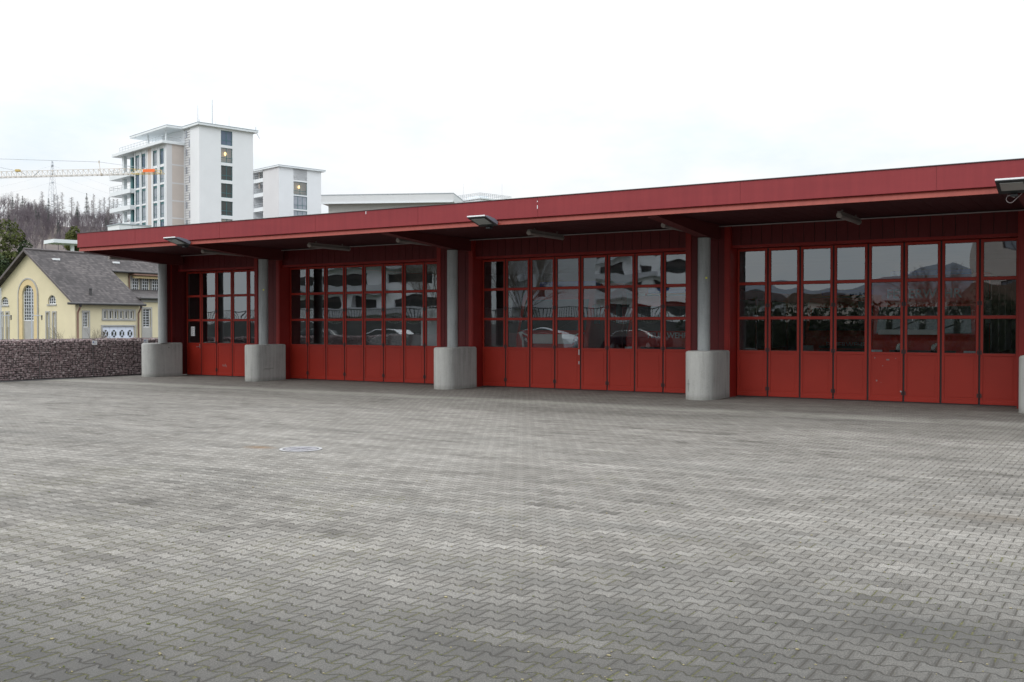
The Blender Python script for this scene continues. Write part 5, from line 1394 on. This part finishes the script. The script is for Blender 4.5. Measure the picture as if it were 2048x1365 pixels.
f = MB(); f.path([(-1.55, -.85, 1.1), (-.74, -.79, 1.46), (.1, -.78, 1.54), (1.18, -.79, 1.48), (1.8, -.85, 1.1)], .012, 5); f.build('window_trim', 'chrome', t)
for xx in (-1.35, 1.35):
    for yy in (-.8, .8):
        f = MB(); f.tube((xx, yy-.1, .33), (xx, yy+.1, .33), .33, None, 20); wl = f.build('wheel', 'tyre', t); f = MB(); f.tube((xx, yy*1.13, .33), (xx, yy*1.15, .33), .2, None, 12); f.build('rim', 'chrome', wl)
ci = 0
for (x_, y_, r_, lab, light) in ((-55.5, -10.4, 4, 'dark parked car before the retaining wall, mirrored at the left of the second bay', 0), (-48.6, -10.5, -3, 'pale parked car before the retaining wall, mirrored in the middle of the second bay', 1),
        (-41.8, -10.2, 2, 'dark parked car before the retaining wall, mirrored at the left of the third bay', 0), (-35.0, -10.5, -2, 'grey parked car before the retaining wall, mirrored in the middle of the third bay', 2), (-28.2, -10.3, 3, 'dark parked car before the retaining wall, mirrored at the right of the third bay', 0)):
    c = dup(t); c.location = (x_, y_, 0); c.rotation_euler = (0, 0, R(180+r_)); c['label'] = lab; c['group'] = 'cars parked before the retaining wall'
    if light:
        for o in c.children:
            if o.name.startswith('body'): o.data = o.data.copy(); o.data.materials[0] = M['offwhite'] if light == 1 else M['galv']
# seeds and moss crumbs scattered over the near pavers
f = MB(); rgd = random.Random(77)
for k in range(950):
    d = 4.9+rgd.random()**1.5*7.5; u = rgd.uniform(-60, 2100)
    P = W(u, 651, d)
    x, y = P.x, P.y
    # pull most of them towards a row joint
    if rgd.random() < .8: y = round(y/.139)*.139+rgd.gauss(0, .012)
    s_ = rgd.uniform(.002, .0055)*(1.6 if rgd.random() < .12 else 1)
    m_ = 0 if rgd.random() < .55 else 1
    f.sphere((x, y, s_*.5), s_, m_, 5, 3, (rgd.uniform(.8, 2.2), rgd.uniform(.8, 1.8), .7))
tag(f.build('fallen_seeds', [mat('dry_seed_crumbs', (.27, .235, .135), .9, .3, 60), mat('moss_crumbs', (.10, .115, .03), .9, .3, 60)], fixn=False), kind='stuff')
# ================================================================== LIGHT
SUN_EL, SUN_AZ = R(42), R(205)
w = bpy.data.worlds.new('World'); S.world = w; w.use_nodes = True; nt = w.node_tree; N, L = nt.nodes, nt.links
bg = N['Background']; sky = N.new('ShaderNodeTexSky'); sky.sky_type = 'NISHITA'; sky.sun_disc = False
sky.sun_elevation = SUN_EL; sky.sun_rotation = SUN_AZ
tc_ = N.new('ShaderNodeTexCoord')
sepw = N.new('ShaderNodeSeparateXYZ'); L.new(tc_.outputs['Generated'], sepw.inputs[0])
mp = mapv(nt, tc_.outputs['Generated'], (1, 1, 2.6))
n1 = noise_(nt, mp, 3.0, 6, .6)
cl = ramp(nt, n1, [(.36, (.80, .885, .955)), (.49, (.905, .95, .985)), (.60, (1., 1., 1.))])
nz = N.new('ShaderNodeVectorMath'); nz.operation = 'NORMALIZE'; L.new(tc_.outputs['Generated'], nz.inputs[0])
sz = N.new('ShaderNodeSeparateXYZ'); L.new(nz.outputs[0], sz.inputs[0])
# overcast: the sky grows brighter from the horizon to the zenith
br = ramp(nt, math_(nt, 'MAXIMUM', sz.outputs[2], 0.), [(0., (.395, .395, .395)), (.12, (.41, .41, .41)), (.26, (.52, .52, .52)), (.45, (.95, .95, .95)), (1., (1., 1., 1.))])
cl = mixc(nt, 1., cl, br, 'MULTIPLY')
sc_n = N.new('ShaderNodeVectorMath'); sc_n.operation = 'SCALE'; sc_n.inputs['Scale'].default_value = 25.; L.new(cl, sc_n.inputs[0])
mx = mixc(nt, .95, sky.outputs[0], sc_n.outputs[0])
L.new(mx, bg.inputs[0]); bg.inputs[1].default_value = .1
sun = bpy.data.lights.new('sun', 'SUN'); sun.energy = 1.0; sun.angle = R(25); sun.color = (1, .95, .88)
so = bpy.data.objects.new('sun', sun); COL.objects.link(so)
# Nishita: rotation is measured clockwise from +Y; sun direction vector
sd = Vector((sin(SUN_AZ)*cos(SUN_EL), cos(SUN_AZ)*cos(SUN_EL), sin(SUN_EL)))
so.rotation_euler = sd.to_track_quat('Z', 'Y').to_euler(); so.location = sd*60
S.view_settings.view_transform = 'Standard'; S.view_settings.look = 'None'; S.view_settings.gamma = 1; S.view_settings.exposure = 0
S.render.engine = 'CYCLES'; S.cycles.max_bounces = 8; S.cycles.transparent_max_bounces = 16
bpy.context.view_layer.update()
